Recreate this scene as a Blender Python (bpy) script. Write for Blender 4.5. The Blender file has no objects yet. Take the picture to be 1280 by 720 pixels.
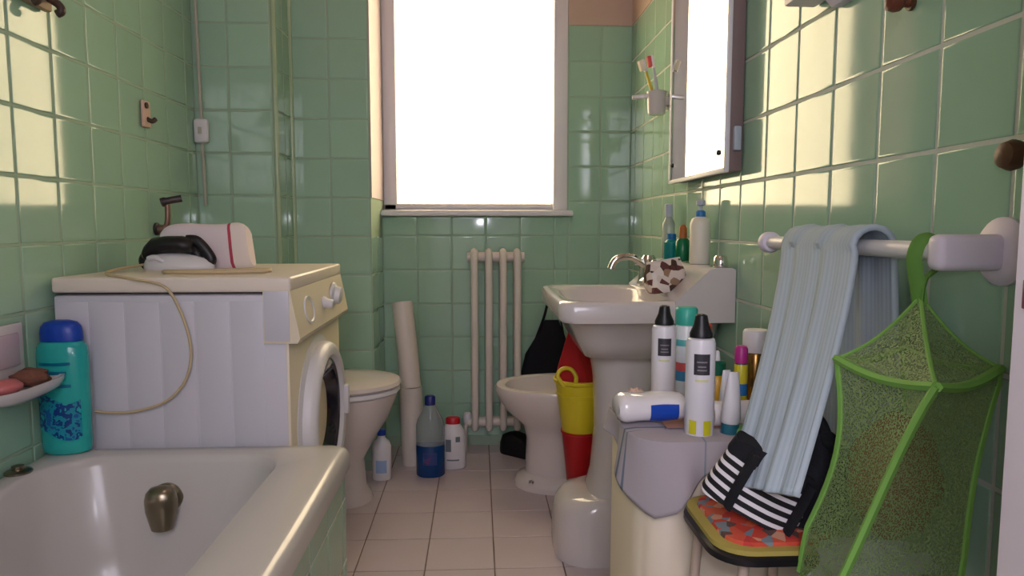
import bpy, bmesh, math, random
from mathutils import Vector, Matrix, Euler
random.seed(7)
PI = math.pi
scene = bpy.context.scene
C = scene.collection

# ------------------------------------------------------------------ camera
EYE = Vector((0.0, 0.0, 0.95))
FPX = 860.0
PITCH = math.atan((360 - 283) / FPX)
YAW = math.atan((640 - 598) / FPX)
cam_data = bpy.data.cameras.new('camera')
cam_data.sensor_width = 36.0
cam_data.lens = 36.0 * FPX / 1280.0
cam_data.clip_start = 0.02
cam = bpy.data.objects.new('camera', cam_data)
cam.location = EYE
cam.rotation_euler = (PI / 2 - PITCH, 0, -YAW)
C.objects.link(cam)
scene.camera = cam
RC = Euler((PI / 2 - PITCH, 0, -YAW)).to_matrix()

def ray(px, py):
    return RC @ Vector(((px - 640) / FPX, (360 - py) / FPX, -1))
def atY(px, py, Y):
    d = ray(px, py); return EYE + d * ((Y - EYE.y) / d.y)
def atX(px, py, X):
    d = ray(px, py); return EYE + d * ((X - EYE.x) / d.x)
def atZ(px, py, Z):
    d = ray(px, py); return EYE + d * ((Z - EYE.z) / d.z)

# ------------------------------------------------------------------ world, lights, exposure
world = bpy.data.worlds.new('world'); scene.world = world
world.use_nodes = True
bg = world.node_tree.nodes['Background']
bg.inputs['Color'].default_value = (1.0, 0.79, 0.49, 1)      # bright hazy afternoon sky
bg.inputs['Strength'].default_value = 8.0
scene.view_settings.view_transform = 'Standard'
scene.view_settings.look = 'None'
scene.view_settings.exposure = 0.0
scene.view_settings.gamma = 1.0
scene.view_settings.use_curve_mapping = False

def light(name, kind, loc, energy, color, radius=0.05, rot=(0, 0, 0), size=None):
    d = bpy.data.lights.new(name, kind); d.energy = energy; d.color = color
    if kind == 'AREA':
        d.shape = 'RECTANGLE'; d.size, d.size_y = size
    else:
        d.shadow_soft_size = radius
    o = bpy.data.objects.new(name, d); o.location = loc; o.rotation_euler = rot
    C.objects.link(o); return o
light('camera_flash', 'POINT', (0.02, 0.0, 1.02), 4.8, (0.88, 0.88, 1.0), 0.02)
light('hall_fill', 'POINT', (-0.1, -1.0, 1.7), 64.0, (0.88, 0.87, 1.0), 0.5)  # unseen light added in the hall for soft frontal fill
CEIL_W = 9.0

# ------------------------------------------------------------------ materials
def lin(c):
    return tuple(((v / 255.0) / 12.92 if v / 255.0 <= 0.04045 else ((v / 255.0 + 0.055) / 1.055) ** 2.4) for v in c)
MATS = {}
def mat(name, rgb, rough=0.5, metal=0.0, var=0.08, scale=18.0, bump=0.0, bscale=60.0, rgb2=None,
        coat=0.0, trans=0.0, ior=1.45, alpha=1.0, rand=0.0, sss=0.0, spec=0.5):
    if name in MATS: return MATS[name]
    m = bpy.data.materials.new(name); m.use_nodes = True
    nt = m.node_tree; N = nt.nodes; L = nt.links
    b = N['Principled BSDF']
    c = lin(rgb)
    c2 = lin(rgb2) if rgb2 else tuple(max(0, v * (1 - var)) for v in c)
    tc = N.new('ShaderNodeTexCoord')
    nz = N.new('ShaderNodeTexNoise'); nz.inputs['Scale'].default_value = scale; nz.inputs['Detail'].default_value = 4
    L.new(tc.outputs['Object'], nz.inputs['Vector'])
    mx = N.new('ShaderNodeMix'); mx.data_type = 'RGBA'
    mx.inputs[6].default_value = (*c2, 1); mx.inputs[7].default_value = (*c, 1)
    L.new(nz.outputs['Fac'], mx.inputs[0])
    out = mx.outputs[2]
    if rand:
        oi = N.new('ShaderNodeObjectInfo')
        hs = N.new('ShaderNodeHueSaturation')
        mr = N.new('ShaderNodeMapRange'); mr.inputs[3].default_value = 1 - rand; mr.inputs[4].default_value = 1 + rand
        L.new(oi.outputs['Random'], mr.inputs[0]); L.new(mr.outputs[0], hs.inputs['Value'])
        L.new(out, hs.inputs['Color']); out = hs.outputs['Color']
    L.new(out, b.inputs['Base Color'])
    b.inputs['Roughness'].default_value = rough
    b.inputs['Metallic'].default_value = metal
    b.inputs['Coat Weight'].default_value = coat
    b.inputs['Transmission Weight'].default_value = trans
    b.inputs['IOR'].default_value = ior
    b.inputs['Alpha'].default_value = alpha
    b.inputs['Subsurface Weight'].default_value = sss
    b.inputs['Specular IOR Level'].default_value = spec
    if bump:
        n2 = N.new('ShaderNodeTexNoise'); n2.inputs['Scale'].default_value = bscale
        L.new(tc.outputs['Object'], n2.inputs['Vector'])
        bp = N.new('ShaderNodeBump'); bp.inputs['Strength'].default_value = bump; bp.inputs['Distance'].default_value = 0.002
        L.new(n2.outputs['Fac'], bp.inputs['Height']); L.new(bp.outputs['Normal'], b.inputs['Normal'])
    MATS[name] = m
    return m

def stripes(name, stops, scale=1.0, axis='X', coord='UV', rough=0.8, bump=0.0, noise=0.0):
    """hard-edged bands: stops = [(position 0..1, rgb)], repeated `scale` times along an axis"""
    m = bpy.data.materials.new(name); m.use_nodes = True
    nt = m.node_tree; N = nt.nodes; L = nt.links; b = N['Principled BSDF']
    tc = N.new('ShaderNodeTexCoord'); sp = N.new('ShaderNodeSeparateXYZ')
    L.new(tc.outputs[coord], sp.inputs[0])
    src = sp.outputs[axis]
    mu = N.new('ShaderNodeMath'); mu.operation = 'MULTIPLY'; mu.inputs[1].default_value = scale
    L.new(src, mu.inputs[0])
    fr = N.new('ShaderNodeMath'); fr.operation = 'FRACT'; L.new(mu.outputs[0], fr.inputs[0])
    cr = N.new('ShaderNodeValToRGB'); cr.color_ramp.interpolation = 'CONSTANT'
    e = cr.color_ramp.elements
    e[0].position = stops[0][0]; e[0].color = (*lin(stops[0][1]), 1)
    e[1].position = stops[1][0]; e[1].color = (*lin(stops[1][1]), 1)
    for p, c in stops[2:]:
        k = e.new(p); k.color = (*lin(c), 1)
    L.new(fr.outputs[0], cr.inputs[0]); L.new(cr.outputs[0], b.inputs['Base Color'])
    b.inputs['Roughness'].default_value = rough
    if bump:
        bp = N.new('ShaderNodeBump'); bp.inputs['Strength'].default_value = bump; bp.inputs['Distance'].default_value = 0.002
        sn = N.new('ShaderNodeMath'); sn.operation = 'PINGPONG'; sn.inputs[1].default_value = 0.5
        L.new(mu.outputs[0], sn.inputs[0])
        L.new(sn.outputs[0], bp.inputs['Height']); L.new(bp.outputs['Normal'], b.inputs['Normal'])
    return m

def blotch(name, cols, scale=30.0, rough=0.7, kind='VORONOI'):
    m = bpy.data.materials.new(name); m.use_nodes = True
    nt = m.node_tree; N = nt.nodes; L = nt.links; b = N['Principled BSDF']
    tc = N.new('ShaderNodeTexCoord')
    if kind == 'VORONOI':
        v = N.new('ShaderNodeTexVoronoi'); v.inputs['Scale'].default_value = scale
        L.new(tc.outputs['Object'], v.inputs['Vector'])
        sp = N.new('ShaderNodeSeparateColor'); L.new(v.outputs['Color'], sp.inputs[0]); src = sp.outputs[0]
    else:
        v = N.new('ShaderNodeTexNoise'); v.inputs['Scale'].default_value = scale; v.inputs['Detail'].default_value = 3
        L.new(tc.outputs['Object'], v.inputs['Vector']); src = v.outputs['Fac']
    cr = N.new('ShaderNodeValToRGB'); cr.color_ramp.interpolation = 'CONSTANT'
    e = cr.color_ramp.elements; n = len(cols)
    lo, hi = (0.0, 1.0) if kind == 'VORONOI' else (0.3, 0.7)
    for i, c in enumerate(cols):
        p = lo + (hi - lo) * i / n
        k = e[i] if i < 2 else e.new(p)
        k.position = p if i else 0.0; k.color = (*lin(c), 1)
    L.new(src, cr.inputs[0]); L.new(cr.outputs[0], b.inputs['Base Color'])
    b.inputs['Roughness'].default_value = rough
    return m

def net_mat(name, rgb, density=0.6, scale=420.0):
    """fine knitted mesh: threads over open holes"""
    m = bpy.data.materials.new(name); m.use_nodes = True
    nt = m.node_tree; N = nt.nodes; L = nt.links; b = N['Principled BSDF']
    b.inputs['Base Color'].default_value = (*lin(rgb), 1); b.inputs['Roughness'].default_value = 0.6
    tc = N.new('ShaderNodeTexCoord')
    w = N.new('ShaderNodeTexVoronoi'); w.inputs['Scale'].default_value = scale
    L.new(tc.outputs['Object'], w.inputs['Vector'])
    mr = N.new('ShaderNodeMapRange'); mr.inputs[1].default_value = 0.30; mr.inputs[2].default_value = 0.55
    mr.inputs[3].default_value = density - 0.35; mr.inputs[4].default_value = min(1, density + 0.35)
    L.new(w.outputs['Distance'], mr.inputs[0]); L.new(mr.outputs[0], b.inputs['Alpha'])
    return m

TILE = mat('green_tile', (158, 193, 170), rough=0.07, var=0.10, scale=9, rand=0.04, rgb2=(152, 186, 158))
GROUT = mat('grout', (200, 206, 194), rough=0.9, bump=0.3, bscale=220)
GROUT2 = mat('greenish_grout', (158, 180, 156), rough=0.9, bump=0.3, bscale=220)  # darker, greener grout for the left and back walls
PLASTER = mat('plaster', (196, 172, 156), rough=0.9, bump=0.2, bscale=50)
FLOORT = mat('floor_tile', (200, 186, 188), rough=0.32, var=0.10, scale=7, rand=0.05)
FGROUT = mat('floor_grout', (128, 112, 104), rough=0.9)
CERAM = mat('ceramic', (208, 202, 202), rough=0.12, var=0.03, coat=0.3)
CERAM2 = mat('ceramic_cream', (212, 202, 198), rough=0.15, var=0.04, coat=0.3)
ENAMEL = mat('bath_enamel', (196, 192, 188), rough=0.18, var=0.04, scale=5)
WHITEP = mat('white_paint', (222, 218, 222), rough=0.4, var=0.03)
MACH = mat('machine_paint', (200, 198, 206), rough=0.38, var=0.03, scale=4)
WPLAST = mat('white_plastic', (218, 216, 218), rough=0.35, var=0.03)
LILAC = mat('door_paint', (222, 214, 228), rough=0.45, var=0.03)
CHROME = mat('chrome', (215, 212, 208), rough=0.12, metal=1.0, var=0.02)
BRASS = mat('aged_chrome', (150, 140, 120), rough=0.28, metal=1.0, var=0.2)
BLACK = mat('black_plastic', (22, 20, 24), rough=0.4)
BLACKC = mat('black_cloth', (20, 20, 26), rough=0.9, bump=0.4, bscale=300)
MIRROR = mat('mirror_silver', (240, 240, 238), rough=0.015, metal=1.0, var=0.0)
GLASS = mat('clear_glass', (250, 250, 250), rough=0.02, trans=1.0, var=0.0)
CLEARP = mat('clear_plastic', (235, 240, 240), rough=0.08, trans=0.92, var=0.0, ior=1.3)
BLUEC = mat('blue_cap', (22, 66, 170), rough=0.35)
TEAL = mat('teal_gel', (60, 205, 190), rough=0.15, trans=0.25, var=0.1, rgb2=(36, 176, 178))
NAVY = mat('navy_print', (14, 66, 130), rough=0.3)
YEL = mat('yellow_plastic', (214, 194, 40), rough=0.35, var=0.08)
RED = mat('red_cloth', (178, 22, 26), rough=0.8, var=0.2)
REDP = mat('red_plastic', (172, 20, 26), rough=0.4)
GREENS = mat('green_piping', (120, 172, 78), rough=0.7)
TOWELC = None
CREAM = mat('cream_laminate', (226, 212, 190), rough=0.5, var=0.06, scale=5)
BROWN = mat('brown_wood', (92, 62, 38), rough=0.5, var=0.3)
SKINP = mat('beige_plastic', (214, 178, 158), rough=0.5)
WARMW = mat('warm_white_paint', (216, 206, 196), rough=0.4, var=0.05)

# ------------------------------------------------------------------ mesh helpers
def new(): return bmesh.new()
def merge(bm, other):
    me = bpy.data.meshes.new('tmp'); other.to_mesh(me); other.free()
    bm.from_mesh(me); bpy.data.meshes.remove(me)
def box(bm, x0, x1, y0, y1, z0, z1, bev=0.0, seg=2):
    t = bmesh.new()
    bmesh.ops.create_cube(t, size=1)
    for v in t.verts:
        v.co = Vector((x0 + (v.co.x + .5) * (x1 - x0), y0 + (v.co.y + .5) * (y1 - y0), z0 + (v.co.z + .5) * (z1 - z0)))
    if bev:
        bmesh.ops.bevel(t, geom=t.edges[:] + t.verts[:], offset=bev, segments=seg, affect='EDGES', profile=0.5)
    merge(bm, t); return bm
def loft(bm, rings, cap0=True, cap1=True, closed=True):
    R = [[bm.verts.new(p) for p in r] for r in rings]
    n = len(R[0])
    for a, b in zip(R[:-1], R[1:]):
        for i in range(n if closed else n - 1):
            j = (i + 1) % n
            try: bm.faces.new((a[i], a[j], b[j], b[i]))
            except ValueError: pass
    if cap0: bm.faces.new(list(reversed(R[0])))
    if cap1: bm.faces.new(R[-1])
    return bm
def lathe(bm, prof, n=24, c=(0, 0, 0), sx=1.0, sy=1.0, cap0=True, cap1=True, M=None):
    rings = []
    for r, z in prof:
        ring = []
        for i in range(n):
            a = 2 * PI * i / n
            p = Vector((c[0] + max(r, 1e-5) * math.cos(a) * sx, c[1] + max(r, 1e-5) * math.sin(a) * sy, c[2] + z))
            ring.append(M @ p if M else p)
        rings.append(ring)
    return loft(bm, rings, cap0, cap1)
def smoothpath(pts, k=6):
    P = [Vector(p) for p in pts]; out = []
    for i in range(len(P) - 1):
        p0 = P[max(i - 1, 0)]; p1 = P[i]; p2 = P[i + 1]; p3 = P[min(i + 2, len(P) - 1)]
        for j in range(k):
            t = j / k
            out.append(0.5 * ((2 * p1) + (p2 - p0) * t + (2 * p0 - 5 * p1 + 4 * p2 - p3) * t * t + (3 * p1 - p0 - 3 * p2 + p3) * t ** 3))
    out.append(P[-1]); return out
def tube(bm, pts, r, n=8, flat=1.0, cap=True):
    P = [Vector(p) for p in pts]; rings = []
    up = Vector((0.13, 0.21, 0.97)); prev = None
    for i, p in enumerate(P):
        d = (P[min(i + 1, len(P) - 1)] - P[max(i - 1, 0)]).normalized()
        s = d.cross(up if prev is None else prev)
        if prev is not None: s = prev - d * prev.dot(d)
        if s.length < 1e-5: s = d.cross(Vector((1, 0, 0)))
        s.normalize(); prev = s
        t = d.cross(s).normalized()
        rr = r[i] if isinstance(r, (list, tuple)) else r
        rings.append([p + s * math.cos(2 * PI * k / n) * rr + t * math.sin(2 * PI * k / n) * rr * flat for k in range(n)])
    return loft(bm, rings, cap, cap)
def rrect(x0, x1, y0, y1, z, r, n=6):
    rs = r if isinstance(r, (list, tuple)) else [r] * 4      # corners: (x1,y1) (x0,y1) (x0,y0) (x1,y0)
    pts = []
    for (cx, cy, sx, sy, a0), q in zip(((x1, y1, -1, -1, 0), (x0, y1, 1, -1, PI / 2), (x0, y0, 1, 1, PI), (x1, y0, -1, 1, 1.5 * PI)), rs):
        for i in range(n + 1):
            a = a0 + (PI / 2) * i / n
            pts.append(Vector((cx + sx * q + q * math.cos(a), cy + sy * q + q * math.sin(a), z)))
    return pts
def oval(x0, x1, yc, w, z, n=32, p=2.2):
    xc, a = (x0 + x1) / 2, (x1 - x0) / 2; pts = []
    for i in range(n):
        t = 2 * PI * i / n; c, s = math.cos(t), math.sin(t)
        pts.append(Vector((xc + a * math.copysign(abs(c) ** (2 / p), c), yc + w * math.copysign(abs(s) ** (2 / p), s), z)))
    return pts
def grid(bm, fn, nu, nv):
    uvl = bm.loops.layers.uv.verify()
    V = [[bm.verts.new(fn(i / nu, j / nv)) for j in range(nv + 1)] for i in range(nu + 1)]
    for i in range(nu):
        for j in range(nv):
            f = bm.faces.new((V[i][j], V[i + 1][j], V[i + 1][j + 1], V[i][j + 1]))
            for l, (a, b) in zip(f.loops, ((i, j), (i + 1, j), (i + 1, j + 1), (i, j + 1))):
                l[uvl].uv = (a / nu, b / nv)
    return bm
def blob(bm, c, r, seed=0, amp=0.15, seg=20, fq=3.0):
    from mathutils import noise
    t = bmesh.new(); bmesh.ops.create_uvsphere(t, u_segments=seg, v_segments=seg // 2, radius=1)
    for v in t.verts:
        k = 1 + amp * noise.noise(v.co * fq * 0.6 + Vector((seed * 3.1, seed, 0)))
        v.co = Vector((c[0] + v.co.x * r[0] * k, c[1] + v.co.y * r[1] * k, c[2] + v.co.z * r[2] * k))
    merge(bm, t); return bm

def obj(name, bm, m, parent=None, loc=None, rot=None, smooth=True, angle=40, solid=0.0, world=False):
    if world and parent is not None:
        r = parent
        while r.parent: r = r.parent
        bmesh.ops.translate(bm, verts=bm.verts, vec=-r.location)
    elif world and loc is not None:
        bmesh.ops.translate(bm, verts=bm.verts, vec=-Vector(loc))
    bmesh.ops.recalc_face_normals(bm, faces=bm.faces[:])
    me = bpy.data.meshes.new(name); bm.to_mesh(me); bm.free()
    me.materials.append(m)
    if smooth:
        me.polygons.foreach_set('use_smooth', [True] * len(me.polygons))
        try: me.set_sharp_from_angle(angle=math.radians(angle))
        except Exception: pass
    o = bpy.data.objects.new(name, me); C.objects.link(o)
    if parent is not None: o.parent = parent
    if loc is not None: o.location = loc
    if rot is not None: o.rotation_euler = rot
    if solid:
        s = o.modifiers.new('thickness', 'SOLIDIFY'); s.thickness = solid; s.offset = 0
    return o
def tag(o, label, cat, group=None):
    o['label'] = label; o['category'] = cat
    if group: o['group'] = group
    return o
def thing(name, label, cat, loc=(0, 0, 0), rot=(0, 0, 0), group=None):
    o = bpy.data.objects.new(name, None); o.empty_display_size = 0.05
    o.location = loc; o.rotation_euler = rot; C.objects.link(o)
    return tag(o, label, cat, group)
def struct(name, bm, m, label=None, parent=None, smooth=False):
    o = obj(name, bm, m, parent, smooth=smooth)
    if parent is None: o['kind'] = 'structure'
    if label: o['label'] = label
    return o
def wpart(name, bm, m, parent, **k): return obj(name, bm, m, parent, world=True, **k)

# ------------------------------------------------------------------ tiles
XL, XR = -1.0, 0.67
YB, YC, YP = 3.03, 2.53, 2.72            # window wall, boxed-in corner, pier beside the window
XC, XP = -0.715, -0.417
ZT, ZC, ZF = 1.81, 2.40, -0.03
def tile_mesh(name, w, h, r=0.0022, t=0.0016, m=TILE):
    bm = bmesh.new(); rings = []
    for ins, z in ((0, -0.004), (0, t * 0.35), (r * 0.3, t * 0.8), (r, t), (r * 2.2, t * 1.02)):
        a, b = w / 2 - ins, h / 2 - ins
        rings.append([Vector((-a, -b, z)), Vector((a, -b, z)), Vector((a, b, z)), Vector((-a, b, z))])
    loft(bm, rings, False, True)
    bmesh.ops.recalc_face_normals(bm, faces=bm.faces[:])
    me = bpy.data.meshes.new(name); bm.to_mesh(me); bm.free(); me.materials.append(m)
    me.polygons.foreach_set('use_smooth', [True] * len(me.polygons))
    return me
_tm = {}
def tiles(parent, O, u, v, ul, vl, name='tile', gap=0.007, m=TILE, tilt=0.09, keep=None):
    u, v, O = Vector(u), Vector(v), Vector(O); n = u.cross(v)
    B = Matrix((u, v, n)).transposed()
    for a0, a1 in zip(ul[:-1], ul[1:]):
        for b0, b1 in zip(vl[:-1], vl[1:]):
            if keep and not keep((a0 + a1) / 2, (b0 + b1) / 2): continue
            w, h = round(a1 - a0 - gap, 4), round(b1 - b0 - gap, 4)
            if w < 0.012 or h < 0.012: continue
            key = (name, w, h, m.name)
            if key not in _tm: _tm[key] = tile_mesh(name, w, h, m=m)
            o = bpy.data.objects.new(name, _tm[key]); C.objects.link(o); o.parent = parent
            o.location = O + u * (a0 + a1) / 2 + v * (b0 + b1) / 2
            R = Euler((math.radians(random.gauss(0, tilt)), math.radians(random.gauss(0, tilt)), 0)).to_matrix()
            o.rotation_euler = (B @ R).to_euler()
def lines(lo, hi, anchor, pitch=0.15):
    k = math.ceil((lo - anchor) / pitch + 1e-6); out = [lo]
    while anchor + k * pitch < hi - 1e-6:
        x = anchor + k * pitch
        if x - lo > 1e-6: out.append(x)
        k += 1
    return out + [hi]
ZL = [0.01 + 0.15 * k for k in range(13)]

# ------------------------------------------------------------------ room shell
YR = -0.35
floor = struct('floor', box(new(), XL - .1, XR + .1, YR, YB + .15, -0.09, ZF - 0.002), FGROUT, 'pinkish beige square tiled bathroom floor')
tiles(floor, (0, 0, ZF - 0.0016), (1, 0, 0), (0, 1, 0), lines(XL, XR, 0.043, 0.2), lines(1.1, YB, 1.9, 0.2), 'floor_tile', 0.004, FLOORT, 0.08,
      keep=lambda x, y: x > -0.5)
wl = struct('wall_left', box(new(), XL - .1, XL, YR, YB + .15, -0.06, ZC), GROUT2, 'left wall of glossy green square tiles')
tiles(wl, (XL, 0, 0), (0, 1, 0), (0, 0, 1), lines(0.505, YC, 1.555), ZL[2:], 'wall_tile')
obj('plaster', box(new(), XL - .02, XL + .003, YR, YC, ZT + .002, ZC), PLASTER, wl, smooth=False)
wr = struct('wall_right', box(new(), XR, XR + .1, YR, YB + .15, -0.06, ZC), GROUT, 'right wall of glossy green square tiles')
tiles(wr, (XR, 0, 0), (0, -1, 0), (0, 0, 1), [-q for q in reversed(lines(0.539, YB, 1.289))], ZL, 'wall_tile')
obj('plaster', box(new(), XR - .003, XR + .02, YR, YB, ZT + .002, ZC), PLASTER, wr, smooth=False)
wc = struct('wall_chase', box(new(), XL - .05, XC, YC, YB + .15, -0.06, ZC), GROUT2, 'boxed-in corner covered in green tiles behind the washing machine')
tiles(wc, (0, YC, 0), (1, 0, 0), (0, 0, 1), lines(XL, XC, -0.88), ZL[3:], 'wall_tile')
tiles(wc, (XC, 0, 0), (0, 1, 0), (0, 0, 1), [YC, YC + 0.095, YP], ZL[3:], 'wall_tile')
bm = new(); box(bm, XL - .02, XC + .003, YC - .003, YC + .1, ZT + .002, ZC); box(bm, XC - .02, XC + .003, YC, YB, ZT + .002, ZC)
obj('plaster', bm, PLASTER, wc, smooth=False)
for ty_ in (YC, YP):
    bm = new(); tube(bm, [(XC - (.004 if ty_ == YC else -.004), ty_ + (.004 if ty_ == YC else -.004), .3), (XC - (.004 if ty_ == YC else -.004), ty_ + (.004 if ty_ == YC else -.004), ZT)], .009, 16)
    obj('corner_trim', bm, mat('trim_glaze', (166, 186, 150), rough=.08), wc)
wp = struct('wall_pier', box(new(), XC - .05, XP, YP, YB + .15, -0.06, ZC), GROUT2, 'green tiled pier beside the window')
tiles(wp, (0, YP, 0), (1, 0, 0), (0, 0, 1), lines(XC, XP, -0.57), ZL, 'wall_tile')
tiles(wp, (XP, 0, 0), (0, 1, 0), (0, 0, 1), [YP, YP + .15, YB], ZL[:7], 'wall_tile')
obj('plaster', box(new(), XC - .02, XP, YP - .003, YP + .1, ZT + .002, ZC), PLASTER, wp, smooth=False)
WX0, WX1, WZ0, WZ1 = XP, 0.391, 1.02, 2.2
bm = new()
box(bm, WX1, XR + .05, YB, YB + .2, -0.06, ZC); box(bm, XP - .05, WX1, YB, YB + .2, -0.06, WZ0); box(bm, XP - .05, WX1, YB, YB + .2, WZ1, ZC)
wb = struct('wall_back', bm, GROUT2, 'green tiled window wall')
tiles(wb, (0, YB, 0), (1, 0, 0), (0, 0, 1), lines(WX1 + .004, XR, 0.535), ZL, 'wall_tile')
tiles(wb, (0, YB, 0), (1, 0, 0), (0, 0, 1), lines(XP, WX1 + .004, -0.267), ZL[:7] + [.994], 'wall_tile')
obj('plaster', box(new(), WX1, XR, YB - .003, YB + .02, ZT + .002, ZC), PLASTER, wb, smooth=False)
obj('reveal_trim', box(new(), XP - .001, XP + .004, YP + .002, YB + .03, 1.062, ZC), mat('reveal_shade', (170, 152, 158), rough=.5), wp, smooth=False)  # white reveal, with shade put into its darker lilac colour
struct('ceiling', box(new(), XL - .1, XR + .1, YR - 1.2, YB + .2, ZC, ZC + .1), PLASTER, 'plain painted ceiling')
bm = new()
box(bm, XL - .1, -0.43, YR - .1, YR, -0.06, ZC); box(bm, 0.40, XR + .1, YR - .1, YR, -0.06, ZC); box(bm, -0.43, 0.40, YR - .1, YR, 2.03, ZC)
struct('wall_rear', bm, PLASTER, 'plain wall with the doorway')
bm = new()
box(bm, -.9, -.8, YR - 1.2, YR - .1, -.06, ZC); box(bm, .8, .9, YR - 1.2, YR - .1, -.06, ZC)
box(bm, -.9, .9, YR - 1.3, YR - 1.2, -.06, ZC); box(bm, -.9, .9, YR - 1.2, YR, -.06, ZF - .002)
struct('wall_hall', bm, WHITEP, 'pale hallway beyond the doorway')

# window
win = struct('window_1', box(new(), WX0 + .004, WX0 + .062, YB + .03, YB + .085, WZ0, WZ1, .006), WHITEP, 'white framed window full of bright sky', smooth=True)
f = new(); box(f, WX1 - .062, WX1, YB - .004, YB + .085, WZ0, WZ1, .006); obj('frame_stile', f, WHITEP, win)
f = new(); box(f, WX0 + .004, WX1, YB + .03, YB + .085, WZ1 - .06, WZ1, .006); obj('frame_rail', f, WHITEP, win)
f = new(); box(f, WX0 + .004, WX1, YB + .03, YB + .085, WZ0, WZ0 + .03, .006); obj('frame_rail', f, WHITEP, win)
f = new(); box(f, WX0 + .05, WX1 - .05, YB + .055, YB + .059, WZ0 + .02, WZ1 - .05); obj('pane', f, mat('window_glass', (252, 252, 252), rough=0.0, trans=1.0, var=0, ior=1.01), win, smooth=False)
f = new(); box(f, WX0, WX1 + .02, YB - .05, YB + .04, WZ0 - .025, WZ0, .006); obj('sill', f, WHITEP, win)

# ------------------------------------------------------------------ bathtub
ZB = 0.434
tub = thing('bathtub', 'white enamelled bathtub with wide rounded rim in front of the washing machine', 'bathtub', (-0.65, 0.75, 0))
bm = new()
xo0, xo1, yo0, yo1 = -0.995, -0.305, -0.22, 1.622
rings = [rrect(xo0 + .03, xo1 - .05, yo0 + .02, yo1 - .02, 0.10, .04), rrect(xo0 + .01, xo1 - .03, yo0, yo1 - .01, ZB - .05, .03),
         rrect(xo0, xo1, yo0, yo1, ZB - .05, .03), rrect(xo0, xo1, yo0, yo1, ZB - .018, .03), rrect(xo0 + .004, xo1 - .006, yo0 + .005, yo1 - .005, ZB - .006, .03),
         rrect(xo0 + .015, xo1 - .018, yo0 + .015, yo1 - .015, ZB, .03)]
def inner(x0, x1, y0, y1, z, rl, rr): return rrect(x0, x1, y0, y1, z, [rr, rl, rl, rr])
rings += [inner(-.945, -.437, -.08, 1.565, ZB, .13, .10), inner(-.940, -.442, -.075, 1.560, ZB - .005, .13, .10), inner(-.932, -.450, -.067, 1.553, ZB - .02, .13, .10),
          inner(-.91, -.485, 0.02, 1.525, .22, .15, .12), inner(-.90, -.52, .08, 1.50, .13, .18, .14), inner(-.86, -.56, .15, 1.43, .085, .16, .13), inner(-.80, -.62, .3, 1.3, .075, .06, .06)]
loft(bm, rings, True, True)
wpart('tub_shell', bm, ENAMEL, tub, angle=60)
bm = new(); box(bm, -0.335, -0.318, -.1, 1.60, ZF, 0.405); fp = wpart('front_panel', bm, GROUT, tub, smooth=False)
tiles(fp, Vector((-0.318, 0, 0)) - tub.location, (0, 1, 0), (0, 0, 1), lines(.4, 1.60, 1.555), [0.01, 0.16, 0.31, 0.404], 'wall_tile')
p = atY(210, 622, 1.545)
bm = new(); M = Matrix.Translation(p) @ Matrix.Rotation(math.radians(96), 4, 'X')
lathe(bm, [(.034, -.006), (.036, .002), (.030, .012), (.02, .016)], 24, M=M)
tube(bm, [p + Vector((0, 0, .01)), p + Vector((0, -.03, .01))], .02, 14)
prf = [(.040, .008), (.036, .022), (.026, .031), (.010, .035), (-.015, .034), (-.035, .029), (-.058, .023), (-.060, .018)]
loft(bm, [[p + Vector((r_ * math.cos(q), -.034 + r_ * .8 * math.sin(q), z_)) for q in [2 * PI * i / 22 for i in range(22)]] for z_, r_ in prf])
wpart('overflow_spout', bm, BRASS, tub)

drain = atZ(18, 567, ZB + .002)
bm = new(); lathe(bm, [(.026, 0), (.026, .004), (.018, .008), (.012, .008), (.012, .016), (.004, .018)], 20)
dp = Vector((-.968, 1.455, ZB))
tag(obj('drain_plug', bm, BRASS, loc=dp), 'small round chrome plug lying on the bathtub corner beside the shampoo bottle', 'plug')

# ------------------------------------------------------------------ washing machine
MX0, MX1, MY0, MY1, MZ = -0.985, -0.447, 1.632, 2.225, 0.832
wm = thing('washing_machine', 'white front-loading washing machine with round porthole door behind the bathtub', 'washing machine', ((MX0 + MX1) / 2, (MY0 + MY1) / 2, 0))
bm = new(); box(bm, MX0, MX1 - .008, MY0 + .004, MY1 - .004, .02, MZ - .042, .006)
for k in range(6):                                        # wide pressed panels of the side, thin grooves between
    x = -.945 + .08 * k
    box(bm, x - .0375, x + .0375, MY0 + .0031, MY0 + .01, .06, .775, .0012)
wpart('body', bm, MACH, wm)
bm = new(); box(bm, MX1 - .012, MX1 - .003, MY0 + .006, MY1 - .006, .10, .70, .002); wpart('front_panel', bm, mat('window_lit_cream', (224, 212, 188), rough=.4, var=.04), wm)  # added front skin, warm window light put into its cream colour
bm = new(); box(bm, MX0 - .002, MX1 + .006, MY0, MY1, MZ - .036, MZ, .007, 3); wpart('top_panel', bm, mat('machine_top', (226, 214, 200), rough=.35, var=.05), wm)
fz0, fz1 = 0.674, MZ - .03
bm = new()
prof = [(MX1 - .058, fz1), (MX1 + .004, fz1), (MX1 + .026, fz0 + .012), (MX1 + .02, fz0), (MX1 - .058, fz0)]
loft(bm, [[Vector((x, y, z)) for x, z in prof] for y in (MY0 - .002, MY0 + .004, MY1 - .004, MY1 + .002)])
fas = wpart('control_panel', bm, mat('window_lit_cream', (224, 212, 188)), wm, angle=25)  # same cream, carrying the window's warm light in its colour
bm = new(); box(bm, MX1 - .056, MX1 + .002, MY0 - .0045, MY0 - .001, fz0 + .006, fz1 - .002, .001); wpart('panel_end_cap', bm, MACH, fas)
def on_fascia(y, t): return Vector((MX1 + .004 + .022 * t, y, fz1 + (fz0 - fz1) * t))
bm = new(); c = on_fascia(1.765, .50)
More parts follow.
